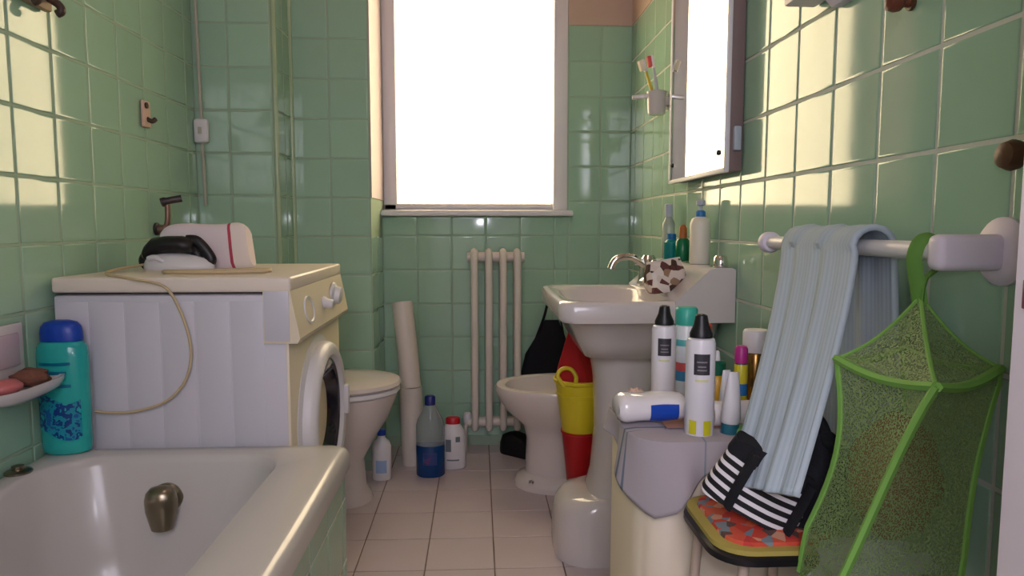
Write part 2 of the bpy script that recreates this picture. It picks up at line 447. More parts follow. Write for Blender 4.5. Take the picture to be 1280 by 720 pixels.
loft(bm, [[c + Vector((d + .15 * q[1] * -1, q[0] * s, q[1] * s)) for q in [(.05 * math.cos(a), .036 * math.sin(a)) for a in [2 * PI * i / 20 for i in range(20)]]] for d, s in ((-.004, 1), (.004, .98), (.004, .8), (-.002, .7))])
wpart('drawer_grip', bm, WPLAST, fas)
for y, r, t in ((1.93, .018, .5), (2.06, .036, .42)):
    c = on_fascia(y, t); M = Matrix.Translation(c) @ Matrix.Rotation(PI / 2 + .15, 4, 'Y')
    bm = new(); lathe(bm, [(r, -.003), (r, .004), (r * .75, .010), (r * .7, .024), (r * .55, .027)], 24, M=M)
    wpart('dial', bm, WPLAST, fas)
dc = Vector((MX1 - .008, 1.915, .425))
def ringx(bm, prof, n=40):
    lathe(bm, prof, n, M=Matrix.Translation(dc) @ Matrix.Rotation(PI / 2, 4, 'Y'), cap0=False, cap1=False); return bm
door = wpart('porthole_door', ringx(new(), [(.225, -.002), (.225, .006), (.205, .012), (.205, .03), (.198, .042), (.184, .048), (.168, .044), (.158, .03), (.150, .0), (.20, .0)]), WPLAST, wm)
bm = new(); lathe(bm, [(.158, .034), (.135, .030), (.10, -.004), (.06, -.016), (.0, -.02)], 40, M=Matrix.Translation(dc) @ Matrix.Rotation(PI / 2, 4, 'Y'), cap0=False)
wpart('door_glass', bm, mat('dark_porthole', (44, 40, 50), rough=.08, coat=.5), door)
bm = new(); box(bm, MX1 + .03, MX1 + .05, 2.08, 2.10, .38, .47, .005); wpart('door_catch', bm, WPLAST, door)
bm = new(); box(bm, MX0 + .02, MX1 - .03, MY0 + .02, MY1 - .02, ZF, .022); wpart('plinth', bm, BLACK, wm)

# iron with its cable, on the machine
ZM = MZ
ir = thing('steam_iron', 'black and white steam iron lying on the washing machine', 'iron', (-.825, 1.945, ZM), (0, 0, math.radians(0)))
def ironring(s, z, dx=0):
    pts = []
    for i in range(28):
        t = 2 * PI * i / 28
        x = .115 * math.cos(t); w = .05 * (1 - .45 * max(0, math.cos(t)) ** 1.5) * abs(math.sin(t)) ** .7
        pts.append(Vector((x * s + dx, math.copysign(w, math.sin(t)) * s, z)))
    return pts
bm = new(); loft(bm, [ironring(.80, 0), ironring(.82, .004), ironring(.82, .012), ironring(.74, .026, -.004), ironring(.55, .038, -.010), ironring(.3, .044, -.02)])
obj('body', bm, WPLAST, ir)
bm = new()
loft(bm, [[Vector((x, w * math.cos(q), zc + h * math.sin(q))) for q in [2 * PI * i / 16 for i in range(16)]] for x, zc, w, h in ((-.098, .040, .012, .012), (-.088, .046, .026, .022), (-.068, .062, .032, .026), (-.03, .068, .034, .024), (.01, .068, .034, .024), (.03, .064, .030, .022), (.042, .06, .018, .016))])
obj('housing', bm, BLACK, ir)
bm = new(); tube(bm, smoothpath([(.02, 0, .080), (.045, 0, .078), (.066, 0, .058), (.084, 0, .028), (.074, 0, .016), (.056, 0, .022), (.04, 0, .045)]), .0095, 12, 1.6)
obj('handle', bm, BLACK, ir)
bm = new(); tube(bm, smoothpath([(-.092, 0, .040), (-.100, 0, .022), (-.085, 0, .006), (-.066, 0, .004)]), .009, 10, 1.6); obj('heel_rest', bm, BLACK, ir)
bm = new(); tube(bm, smoothpath([(-.07, -.03, .03), (-.05, -.036, .034), (-.03, -.03, .022)]), .008, 10); obj('temperature_dial', bm, WPLAST, ir)
CORD = mat('beige_cord', (196, 176, 140), rough=.6)
bm = new()
yy = MY0 - .012
def on(px, py, y=yy): return atY(px, py, y)
pts = [(-.915, 1.94, ZM + .014), (-.93, 1.82, ZM + .008), (-.88, 1.67, ZM + .006), Vector((-.80, yy + .002, ZM - .002))] + [on(*q) for q in ((205, 358), (225, 388), (237, 425), (238, 455), (228, 482), (205, 503), (170, 514), (140, 516), (119, 514))]
tube(bm, smoothpath(pts, 5), .0035, 6)
tag(obj('iron_cord', bm, CORD, loc=(-.8, 1.62, .45), world=True), 'thin beige electric cord looping down the side of the washing machine', 'cord')
bm = new()
pts = [(-.70, 1.72, ZM + .006), (-.62, 1.75, ZM + .006), (-.54, 1.78, ZM + .006), (-.56, 1.82, ZM + .006), (-.68, 1.78, ZM + .006), (-.78, 1.75, ZM + .006), (-.72, 1.71, ZM + .007), (-.60, 1.72, ZM + .007), (-.53, 1.75, ZM + .007)]
tube(bm, smoothpath(pts, 5), .005, 6)
tag(obj('cord_coil', bm, CORD, loc=(-.62, 1.75, ZM), world=True), 'tan cord bunched flat on top of the washing machine', 'cord')

# folded cloth with red stripe
bm = new()
def pil(u, v):
    x = -.125 + .25 * u; s = 1 - (2 * u - 1) ** 10 * .25
    a = 2 * PI * v
    return Vector((x - .012 * math.sin(a) * u, .03 * math.cos(a) * s, .060 + .060 * s * math.copysign(abs(math.sin(a)) ** .35, math.sin(a)) + .004 * math.sin(7 * u) + .012 * u * math.sin(a)))
grid(bm, pil, 24, 20)
bmesh.ops.remove_doubles(bm, verts=bm.verts, dist=1e-5); bmesh.ops.holes_fill(bm, edges=[e for e in bm.edges if e.is_boundary], sides=0)
cl = obj('folded_cloth', bm, stripes('white_cloth_red_stripe', [(0, (228, 214, 218)), (.80, (186, 70, 90)), (.835, (232, 220, 214))], 1, rough=.9), loc=(-.778, 2.02, ZM), rot=(0, 0, math.radians(-4)))
tag(cl, 'folded white cloth with a red stripe propped behind the iron', 'cloth')

# ------------------------------------------------------------------ left wall fittings
def wall_left_pt(px, py): return atX(px, py, XL + .004)
p = wall_left_pt(180, 142)
h = thing('wall_hook', 'small beige plastic hook with dark knob high on left tiled wall', 'hook', p); h.scale = (.75, .75, .75)
bm = new(); box(bm, 0, .014, -.03, .03, -.055, .05, .006); obj('plate', bm, SKINP, h)
bm = new(); tube(bm, smoothpath([(.01, 0, -.02), (.03, 0, -.03), (.04, .01, -.02)]), .009, 10); obj('peg', bm, mat('dark_peg', (70, 52, 42), rough=.5), h)
bm = new(); lathe(bm, [(.012, 0), (.012, .008), (.005, .011)], 14, M=Matrix.Translation((.012, -.012, .03)) @ Matrix.Rotation(PI / 2, 4, 'Y')); obj('screw_cover', bm, mat('dark_peg', (70, 52, 42)), h)

p = wall_left_pt(195, 268)
t = thing('wall_tap', 'old metal water tap on left tiled wall above the iron', 'tap', p)
bm = new(); tube(bm, [(0, 0, -.045), (.03, 0, -.045)], .014, 12); tube(bm, smoothpath([(.026, 0, -.048), (.034, 0, -.02), (.036, 0, .03)]), .0085, 10); obj('body', bm, mat('tap_bronze', (140, 108, 96), rough=.35, metal=.6), t)
bm = new(); tube(bm, smoothpath([(.02, -.005, .036), (.04, 0, .042), (.075, .012, .050)]), [.014] * 5 + [.011] * 8, 10); obj('lever', bm, mat('dark_metal', (74, 66, 66), rough=.4, metal=.5), t)
bm = new(); lathe(bm, [(.02, 0), (.02, .006), (.012, .01)], 16, M=Matrix.Translation((-.002, 0, -.045)) @ Matrix.Rotation(PI / 2, 4, 'Y')); obj('flange', bm, MATS['dark_metal'], t)

# soap dish
sd = thing('soap_dish', 'white ceramic soap dish on the left wall above the bathtub', 'soap dish', (XL + .004, 1.45, .62))
bm = new(); box(bm, 0, .012, -.09, .075, -.02, .125, .005); obj('back_plate', bm, CERAM, sd)
bm = new(); box(bm, .01, .016, -.07, .055, .035, .105, .003); obj('recess_panel', bm, mat('dish_shadow_glaze', (196, 176, 186), rough=.2), sd)  # flat panel, recess shade put into its darker colour
bm = new()
out = [Vector((0.004, -.10, 0)), Vector((.09, -.09, 0)), Vector((.105, 0, 0)), Vector((.09, .10, 0)), Vector((.004, .115, 0))]
out = [Vector((.042 + .045 * math.copysign(abs(math.cos(a)) ** .6, math.cos(a)), .005 + .115 * math.copysign(abs(math.sin(a)) ** .6, math.sin(a)), 0)) for a in [2 * PI * i / 28 for i in range(28)]]
cen = Vector((.042, .005, 0))
loft(bm, [[cen + (q - cen) * s + Vector((0, 0, z)) for q in out] for s, z in ((.55, -.03), (.9, -.018), (1, -.004), (1, .003), (.93, .003), (.85, -.006), (.4, -.008))])
obj('tray', bm, CERAM, sd)
bm = new(); blob(bm, (0, 0, .016), (.036, .032, .02), 3, .3); tag(obj('sponge', bm, mat('brown_sponge', (118, 78, 62), rough=.95, bump=.8, bscale=90), loc=(-.952, 1.49, .614)), 'dark brown bath sponge in the soap dish', 'sponge')
bm = new(); blob(bm, (0, 0, .014), (.03, .035, .016), 5, .1); tag(obj('soap_bar', bm, mat('pink_soap', (196, 110, 110), rough=.4), loc=(-.95, 1.405, .614)), 'pink bar of soap in the soap dish', 'soap')

# shampoo
def prof_bottle(parts, name, label, cat, loc, rot=(0, 0, 0), sx=1, sy=1, group=None, n=24):
    r = thing(name, label, cat, loc, rot, group)
    for pn, pr, m in parts:
        bm = new(); lathe(bm, pr, n, sx=sx, sy=sy); obj(pn, bm, m, r)
    return r
sb = atZ(84, 553, ZB)
sb = Vector((-.945, 1.592, ZB + .001))
sh = prof_bottle([('bottle', [(.046, 0), (.052, .004), (.054, .02), (.055, .10), (.056, .215), (.054, .243), (.046, .255), (.04, .258)], TEAL),
                  ('cap', [(.046, .258), (.046, .276), (.043, .290), (.035, .300), (.02, .304)], BLUEC)],
                 'shampoo_bottle', 'tall teal shampoo bottle with blue cap on the bathtub corner', 'bottle', sb, sx=1, sy=.62)
bm = new()
def lab(u, v):
    a = -PI / 2 - .95 + 1.9 * u; z = .045 + .085 * v + .012 * math.sin(5 * u + 1)
    r = .0562
    return Vector((r * math.cos(a), r * .62 * math.sin(a) * 1.01, z))
grid(bm, lab, 14, 8); obj('label', bm, blotch('wave_print', [(18, 86, 150), (20, 140, 160), (14, 60, 126), (30, 170, 170)], 44, .3, 'NOISE'), sh)
bm = new()
for k, (z, a0, a1) in enumerate(((.205, -.7, .6), (.185, -.6, .45), (.155, -.4, .6))):
    def ln(u, v, z=z, a0=a0, a1=a1):
        a = -PI / 2 + a0 + (a1 - a0) * u; return Vector((.0564 * math.cos(a), .0564 * .62 * math.sin(a) * 1.01, z + .007 * v))
    grid(bm, ln, 8, 1)
obj('print', bm, mat('teal_print', (16, 110, 140), rough=.3), sh)

# shelf with hooks at the top of the left wall
hr = thing('hook_rack', 'beige hook board with dark pegs high on the left wall', 'hook rack', (XL + .004, 1.45, atX(50, 9, XL + .02).z))
bm = new(); box(bm, 0, .02, -.32, .235, 0.0, .07, .005); obj('board', bm, mat('beige_board', (176, 150, 120), rough=.6), hr)
for y in (-.08, .13, .215):
    bm = new(); tube(bm, smoothpath([(.018, 0, .03), (.045, 0, .012), (.05, 0, -.002), (.04, 0, -.008)]), .009, 10); o = obj('peg', bm, mat('dark_peg', (70, 52, 42)), hr); o.location = (0, y, 0)

# socket and cable in the back-left corner
ck = atY(250, 163, YC - .03)
so = thing('cable_switch', 'white inline switch on a cable in the tiled corner', 'switch', (ck.x, YC - .016, ck.z))
bm = new(); box(bm, -.025, .025, -.014, .010, -.042, .042, .010, 3); obj('housing', bm, WPLAST, so)
bm = new(); tube(bm, [(0, 0, .04), (-.004, .002, .3), (-.012, .004, .75)], .006, 8); obj('cable', bm, mat('cable_grey', (176, 176, 160), rough=.5), so)
bm = new(); tube(bm, [(0, 0, -.04), (.003, .004, -.26)], .006, 8); obj('cable', bm, mat('cable_grey', (176, 176, 160)), so)
bm = new(); box(bm, -.006, .006, -.02, -.013, -.012, .012, .002); obj('rocker', bm, mat('cable_grey', (176, 176, 160)), so)

# ------------------------------------------------------------------ toilet
ty = 2.44
to = thing('toilet', 'white toilet with closed lid beyond the washing machine', 'toilet', (-.52, ty, 0))
bm = new(); loft(bm, [oval(-.66, -.365, ty, .115, 0), oval(-.66, -.37, ty, .113, .02), oval(-.66, -.388, ty, .098, .05), oval(-.67, -.395, ty, .095, .15), oval(-.70, -.358, ty, .120, .22), oval(-.73, -.305, ty, .160, .30), oval(-.74, -.278, ty, .172, .37), oval(-.74, -.272, ty, .175, .392)])
wpart('bowl', bm, CERAM2, to)
bm = new(); loft(bm, [oval(-.745, -.268, ty, .178, .394), oval(-.745, -.262, ty, .182, .400), oval(-.745, -.266, ty, .180, .412), oval(-.745, -.27, ty, .176, .414)]); wpart('seat', bm, WPLAST, to)
bm = new(); loft(bm, [oval(-.745, -.266, ty, .180, .417), oval(-.745, -.258, ty, .185, .424), oval(-.745, -.264, ty, .180, .436), oval(-.74, -.29, ty, .16, .443), oval(-.70, -.38, ty, .09, .447)]); wpart('lid', bm, CERAM2, to)
bm = new(); box(bm, -.985, -.70, ty - .07, ty + .07, .20, .36, .02); wpart('outlet', bm, CERAM2, to); to.location.z = ZF; to.location.x -= .02

# paper roll column
rl = thing('rolled_mat', 'tall white rolled-up sheet standing beside the toilet', 'roll', (-.272, 2.80, ZF))
bm = new()
pts = [Vector((.0, 0, 0.0)), Vector((-.006, .005, .18)), Vector((-.010, .01, .32))]
tube(bm, smoothpath(pts, 5), .048, 20); obj('lower_roll', bm, WARMW, rl)
bm = new(); pts = [Vector((-.010, .01, .318)), Vector((-.022, .03, .45)), Vector((-.045, .06, .668))]
tube(bm, smoothpath(pts, 5), .043, 20); obj('upper_roll', bm, WARMW, rl)

# bottles on the floor
bl = prof_bottle([('bottle', [(.050, 0), (.056, .006), (.056, .20), (.050, .225), (.030, .265), (.018, .285), (.018, .29)], mat('clear_pet', (225, 232, 235), rough=.1, trans=.8, ior=1.2, var=0)),
                  ('liquid', [(.051, -.0005), (.0567, .006), (.0567, .125), (.050, .1255), (.001, .126)], mat('blue_detergent', (14, 52, 110), rough=.15, rgb2=(10, 70, 120))),
                  ('cap', [(.021, .282), (.021, .315), (.015, .32)], mat('navy_cap', (28, 38, 110), rough=.4))],
                 'detergent_bottle', 'clear bottle half full of blue liquid with navy cap on the floor', 'bottle', (-.192, 2.66, ZF + .001), sx=1, sy=.7)
bm = new()
def lb(u, v):
    a = -PI / 2 - .5 + 1.0 * u; return Vector((.0572 * math.cos(a) - .0, .0572 * .7 * math.sin(a), .05 + .05 * v))
grid(bm, lb, 8, 3); obj('label', bm, blotch('blue_label', [(40, 60, 120), (20, 90, 140), (90, 60, 110)], 40, .4), bl)
wb2 = prof_bottle([('bottle', [(.046, 0), (.052, .005), (.052, .125), (.046, .155), (.030, .18), (.026, .185)], WPLAST),
                   ('cap', [(.029, .183), (.029, .205), (.024, .21)], mat('red_cap', (190, 24, 36), rough=.4))],
                  'bleach_bottle', 'white plastic bottle with red cap on the floor by the radiator', 'bottle', (-.106, 2.74, ZF + .001), sx=1, sy=.65)
for x, z, w, h in ((-.018, .10, .022, .05), (.02, .125, .018, .022), (0, .04, .05, .006)):
    def q(u, v, x=x, z=z, w=w, h=h):
        xx = x - w / 2 + w * u; return Vector((xx, -.65 * math.sqrt(max(0, .0526 ** 2 - xx * xx)), z + h * v - h / 2))
    bm = new(); grid(bm, q, 4, 1); obj('print', bm, mat('grey_print', (110, 122, 128), rough=.5), wb2)
b3 = prof_bottle([('bottle', [(.034, 0), (.037, .004), (.037, .13), (.03, .15), (.014, .165), (.014, .175)], WPLAST),
                  ('cap', [(.017, .174), (.017, .195), (.012, .198)], BLUEC)],
                 'cleaner_bottle', 'small white bottle standing behind the toilet foot', 'bottle', (-.378, 2.625, ZF + .001), sx=1, sy=.7)
bm = new()
def q3(u, v):
    a = -PI / 2 - .6 + 1.2 * u; return Vector((.0375 * math.cos(a), .0375 * .7 * math.sin(a), .03 + .05 * v))
grid(bm, q3, 8, 1); obj('label', bm, mat('pale_blue_label', (150, 176, 214), rough=.5), b3)

# ------------------------------------------------------------------ radiator
ra = thing('radiator', 'white column radiator under the window', 'radiator', (.075, 2.93, .0))
proto = None
for k in range(4):
    x = -.017 + .0605 * k - .075
    if proto is None:
        bm = new()
        for y in (-.045, .045):
            tube(bm, smoothpath([(0, 0, .085), (0, y * .7, .093), (0, y, .125), (0, y, .45), (0, y, .80), (0, y * .7, .835), (0, 0, .843)], 4), .0155, 10)
        tube(bm, [(-.0305, 0, .105), (.0305, 0, .105)], .022, 12); tube(bm, [(-.0305, 0, .82), (.0305, 0, .82)], .022, 12)
        proto = obj('column', bm, WARMW, ra)
        proto.location.x = x
    else:
        o = proto.copy(); C.objects.link(o); o.parent = ra; o.location.x = x
bm = new(); tube(bm, smoothpath([(-.09, 0, .10), (-.125, 0, .10), (-.135, 0, .07), (-.135, 0, ZF)]), .010, 10); obj('pipe', bm, WARMW, ra)
bm = new(); lathe(bm, [(.018, 0), (.02, .01), (.02, .035), (.014, .045)], 14, c=(-.125, 0, .10)); obj('valve', bm, WPLAST, ra)

# ------------------------------------------------------------------ bidet
by = 2.56
bi = thing('bidet', 'white pedestal bidet beside the radiator', 'bidet', (.33, by, 0))
bm = new()
loft(bm, [oval(.135, .55, by, .14, 0), oval(.135, .55, by, .138, .018), oval(.145, .55, by, .128, .035), oval(.175, .55, by, .105, .05), oval(.180, .55, by, .102, .18), oval(.165, .58, by, .12, .235), oval(.10, .61, by, .165, .295), oval(.068, .62, by, .182, .345), oval(.060, .62, by, .187, .372), oval(.066, .62, by, .183, .386), oval(.085, .61, by, .168, .390),
          oval(.10, .54, by, .150, .384), oval(.115, .53, by, .138, .35), oval(.16, .48, by, .10, .29), oval(.25, .40, by, .04, .27)])
wpart('bowl', bm, CERAM2, bi)
bm = new(); tube(bm, smoothpath([(.575, by, .385), (.575, by, .45), (.54, by, .47), (.49, by, .455)]), .011, 10); wpart('spout', bm, CHROME, bi)
for s in (-.075, .075):
    bm = new(); lathe(bm, [(.016, 0), (.014, .02), (.022, .03), (.022, .05), (.012, .056)], 14, c=(.575, by + s, .386)); wpart('tap_handle', bm, CHROME, bi)
bm = new(); lathe(bm, [(.010, 0), (.009, .006), (.003, .009)], 12, c=(.19, by - .12, .045)); wpart('floor_bolt', bm, CHROME, bi); bi.location.z = ZF

# red bin, yellow bucket, red cloth
rx, ry = .338, 2.255
rb = thing('bin', 'narrow tapered red plastic bin on the floor beside the washbasin pedestal', 'bin', (rx, ry, ZF))
bm = new(); lathe(bm, [(.026, 0), (.029, .003), (.060, .29), (.064, .292), (.064, .298), (.057, .298), (.053, .28), (.026, .01), (.001, .008)], 28); obj('shell', bm, REDP, rb)
bk = thing('bucket', 'yellow plastic bucket with a curled handle set in the red bin', 'bucket', (rx, ry, .195))
bm = new(); lathe(bm, [(.0465, .0), (.049, .003), (.082, .235), (.089, .240), (.090, .250), (.085, .252), (.080, .247), (.046, .008), (.001, .006)], 32); obj('shell', bm, YEL, bk)
bm = new(); lathe(bm, [(.0765, .195), (.0800, .197), (.0805, .203), (.0775, .205)], 32, cap0=False, cap1=False); obj('rim_band', bm, YEL, bk)
bm = new(); tube(bm, smoothpath([(-.060, -.066, .236), (-.082, -.060, .270), (-.066, -.056, .292), (-.038, -.054, .290), (-.022, -.06, .266), (-.028, -.082, .236)]), .007, 10); obj('handle', bm, YEL, bk)
bm = new()
def rc(u, v):
    a = 2 * PI * u; z = .01 + .42 * v
    r = (.028 + .044 * min(1, v * 1.7)) * (1 if v < .5 else max(.03, 1 - ((v - .5) / .5) ** 1.25)) * (1 + .10 * math.sin(5 * a + 3 * v))
    return Vector((r * math.cos(a) - .030 * max(0, v - .45) ** 1, r * math.sin(a) * .8 + .0 * v, z))
grid(bm, rc, 36, 20); bmesh.ops.remove_doubles(bm, verts=bm.verts, dist=1e-5)
tag(obj('red_cloth', bm, RED, loc=(rx - .012, ry, .205)), 'bundled red cloth rising to a peak out of the yellow bucket', 'cloth')

# black bag behind the bidet
bg_ = thing('bag', 'black cloth bag hanging by its strap behind the bidet', 'bag', (.305, 2.985, .22))
bm = new(); loft(bm, [rrect(-.11, .11, -.03, .03, 0, .02), rrect(-.125, .12, -.038, .032, .06, .02), rrect(-.10, .10, -.032, .03, .17, .02), rrect(-.045, .07, -.02, .02, .26, .01), rrect(-.015, .045, -.012, .012, .32, .006)]); obj('body', bm, BLACKC, bg_)
bm = new(); tube(bm, smoothpath([(-.06, 0, .22), (-.02, 0, .33), (.02, .005, .45), (.06, 0, .30), (.07, 0, .22)]), .008, 8, .5); obj('strap', bm, BLACKC, bg_)
bm = new(); tube(bm, smoothpath([(.02, .03, .46), (.02, -.005, .455), (.02, -.012, .47)]), .005, 8); obj('hook', bm, CHROME, bg_)
bm = new(); loft(bm, [rrect(-.05, .05, -.11, .11, 0, .045), rrect(-.052, .052, -.112, .112, .012, .046), rrect(-.05, .05, -.10, .11, .045, .045), rrect(-.04, .045, -.02, .10, .075, .035), rrect(-.03, .035, .02, .08, .085, .03)])
tag(obj('slipper', bm, mat('black_rubber', (16, 14, 16), rough=.5), loc=(.19, 2.885, ZF + .001), rot=(0, 0, .9)), 'black rubber slipper on the floor between bidet and radiator', 'slipper')

# ------------------------------------------------------------------ washbasin
ws = thing('washbasin', 'white pedestal washbasin on the right wall below the mirror', 'washbasin', (.44, 2.02, 0))
by0, by1 = 1.748, 2.31
bm = new()
yc = (by0 + by1) / 2
rings = [rrect(.30, .655, by0 + .11, by1 - .11, .585, .06), rrect(.275, .66, by0 + .08, by1 - .08, .63, .07), rrect(.25, .66, by0 + .045, by1 - .045, .685, .07), rrect(.245, .665, by0 + .02, by1 - .02, .697, .05),
         rrect(.217, .666, by0 + .002, by1 - .002, .699, .045), rrect(.210, .667, by0, by1, .708, .045), rrect(.208, .667, by0, by1, .742, .045), rrect(.214, .667, by0 + .006, by1 - .006, .752, .045), rrect(.225, .665, by0 + .018, by1 - .018, .755, .04),
         rrect(.244, .522, by0 + .045, by1 - .045, .752, .09), rrect(.254, .515, by0 + .055, by1 - .055, .742, .10), rrect(.27, .50, by0 + .09, by1 - .09, .68, .10), rrect(.33, .46, by0 + .17, by1 - .17, .64, .06)]
loft(bm, rings)
basin = wpart('basin', bm, CERAM, ws, angle=55)
bm = new()
prof = [(.666, .700), (.666, .838), (.655, .843), (.612, .843), (.598, .838), (.510, .757), (.510, .700)]
loft(bm, [[Vector((x, y, z)) for x, z in prof] for y in (by0 - .002, by0 + .004, by1 - .004, by1 + .002)]); wpart('back_ledge', bm, CERAM, ws, angle=30)
bm = new()
loft(bm, [rrect(.33, .56, 1.895, 2.15, .60, .10), rrect(.345, .55, 1.905, 2.135, .50, .09), rrect(.350, .54, 1.91, 2.13, .35, .09), rrect(.340, .54, 1.905, 2.135, .22, .09), rrect(.325, .55, 1.90, 2.14, .155, .09)])
wpart('pedestal', bm, CERAM, ws, angle=60)
bm = new()
loft(bm, [rrect(.225, .56, 1.885, 2.155, ZF, .10), rrect(.222, .56, 1.882, 2.158, .0, .10), rrect(.226, .56, 1.885, 2.155, .09, .10), rrect(.235, .56, 1.89, 2.15, .125, .10), rrect(.26, .555, 1.895, 2.145, .148, .09), rrect(.31, .55, 1.905, 2.135, .160, .08)])
wpart('foot', bm, CERAM, ws, angle=60)
fa = thing('faucet', 'chrome two-handled faucet on the back of the washbasin', 'faucet', (.525, 2.10, .780))
bm = new(); lathe(bm, [(.030, -.012), (.030, .004), (.020, .012), (.018, .06), (.022, .07), (.016, .082)], 20); obj('body', bm, CHROME, fa)
bm = new(); tube(bm, smoothpath([(0, 0, .04), (-.05, 0, .075), (-.10, 0, .07), (-.118, 0, .04)]), .011, 12); obj('spout', bm, CHROME, fa)
for s in (-.07, .07):
    bm = new(); lathe(bm, [(.020, -.012), (.016, .0), (.013, .03), (.014, .045)], 16, c=(0, s, 0))
    for a in (0, PI / 2): tube(bm, [(-.027 * math.cos(a), s - .027 * math.sin(a), .055), (.027 * math.cos(a), s + .027 * math.sin(a), .055)], .008, 8)
    lathe(bm, [(.012, .045), (.014, .06), (.006, .07)], 12, c=(0, s, 0)); obj('cross_handle', bm, CHROME, fa)

ZL2 = .8435
prof_bottle([('bottle', [(.027, 0), (.029, .004), (.029, .115), (.024, .128), (.012, .135)], mat('lotion_white', (226, 222, 206), rough=.4, sss=.1)),
             ('collar', [(.014, .133), (.014, .148), (.009, .152)], mat('blue_pump', (60, 130, 190), rough=.4)),
             ('pump', [(.005, .15), (.005, .165), (.013, .167), (.013, .178), (.008, .181)], mat('pump_grey', (178, 188, 200), rough=.4))],
            'lotion_bottle', 'cream lotion bottle with blue pump on the washbasin ledge', 'bottle', (.632, 1.94, ZL2))
tb = prof_bottle([('bottle', [(.022, 0), (.024, .003), (.024, .055), (.016, .064)], mat('teal_bottle', (10, 130, 130), rough=.25)), ('cap', [(.014, .063), (.014, .082), (.010, .084)], mat('teal_cap', (20, 110, 170), rough=.4))],
                 'teal_bottle', 'squat teal bottle on the washbasin ledge', 'bottle', (.628, 2.215, ZL2))
prof_bottle([('bottle', [(.020, 0), (.022, .003), (.022, .06), (.014, .07)], mat('green_bottle', (10, 110, 70), rough=.25)), ('cap', [(.012, .069), (.013, .10), (.006, .112)], mat('amber_cap', (170, 96, 40), rough=.4))],
            'green_bottle', 'dark green bottle with amber cap on the washbasin ledge', 'bottle', (.632, 2.105, ZL2))
prof_bottle([('bottle', [(.019, 0), (.021, .003), (.021, .115), (.012, .135), (.009, .14)], mat('frost_bottle', (214, 222, 214), rough=.2, trans=.6)), ('cap', [(.013, .138), (.013, .178), (.008, .182)], mat('pump_grey', (178, 188, 200)))],
            'spray_bottle', 'tall frosted bottle with white cap at the far end of the washbasin ledge', 'bottle', (.634, 2.275, ZL2))
bm = new(); lathe(bm, [(.019, 0), (.020, .003), (.017, .026), (.013, .03)], 18); tag(obj('metal_jar', bm, CHROME, loc=(.640, 1.79, ZL2)), 'small shiny metal jar at the near end of the washbasin ledge', 'jar')
# spotted pouch
po = thing('cosmetic_pouch', 'brown and white spotted cosmetic pouch on the washbasin', 'pouch', (.522, 1.885, .772), (0, math.radians(-8), math.radians(14)))
bm = new(); loft(bm, [rrect(-.050, .050, -.028, .028, 0, .02), rrect(-.058, .058, -.034, .034, .02, .025), rrect(-.057, .057, -.030, .030, .05, .022), rrect(-.050, .052, -.012, .012, .078, .008), rrect(-.048, .050, -.004, .004, .084, .003)]); obj('body', bm, blotch('leopard', [(214, 200, 190), (70, 44, 36), (222, 212, 204), (150, 120, 96), (96, 52, 50)], 52, .6, 'VORONOI'), po)
bm = new(); tube(bm, [(-.05, 0, .084), (.052, 0, .084)], .0035, 6); obj('zip', bm, mat('zip_white', (220, 216, 214)), po)

# ------------------------------------------------------------------ mirror cabinet
mx, my0, my1, mz0, mz1 = .622, 1.725, 2.24, 1.09, 1.78
mc = thing('mirror_cabinet', 'shallow wall mirror with white edge above the washbasin', 'mirror', (XR, (my0 + my1) / 2, mz0))
bm = new(); box(bm, mx + .006, XR - .004, my0 + .003, my1, mz0, mz1, .002); wpart('case', bm, mat('grey_brown_board', (132, 112, 110), rough=.5), mc)
bm = new(); box(bm, mx, mx + .006, my0 + .008, my1 - .008, mz0 + .008, mz1 - .008, .001); wpart('mirror_glass', bm, MIRROR, mc, smooth=False)
bm = new(); box(bm, mx - .002, mx + .010, my1 - .010, my1 + .002, mz0 - .002, mz1, .002); box(bm, mx - .002, mx + .010, my0, my1, mz0 - .004, mz0 + .008, .002); box(bm, mx - .002, mx + .010, my0 - .001, my0 + .008, mz0, mz1, .002); wpart('edge_trim', bm, WHITEP, mc)
for y, z in ((my1 - .035, mz0 + .055), (my0 + .05, mz0 + .05)):
    bm = new(); lathe(bm, [(.007, 0), (.007, .004), (.003, .006)], 12, M=Matrix.Translation((mx, y, z)) @ Matrix.Rotation(-PI / 2, 4, 'Y')); wpart('screw', bm, BLACK, mc)
bm = new(); box(bm, mx + .018, mx + .036, my0 - .010, my0 + .004, 1.14, 1.20, .003); wpart('hinge', bm, mat('pump_grey', (178, 188, 200)), mc)

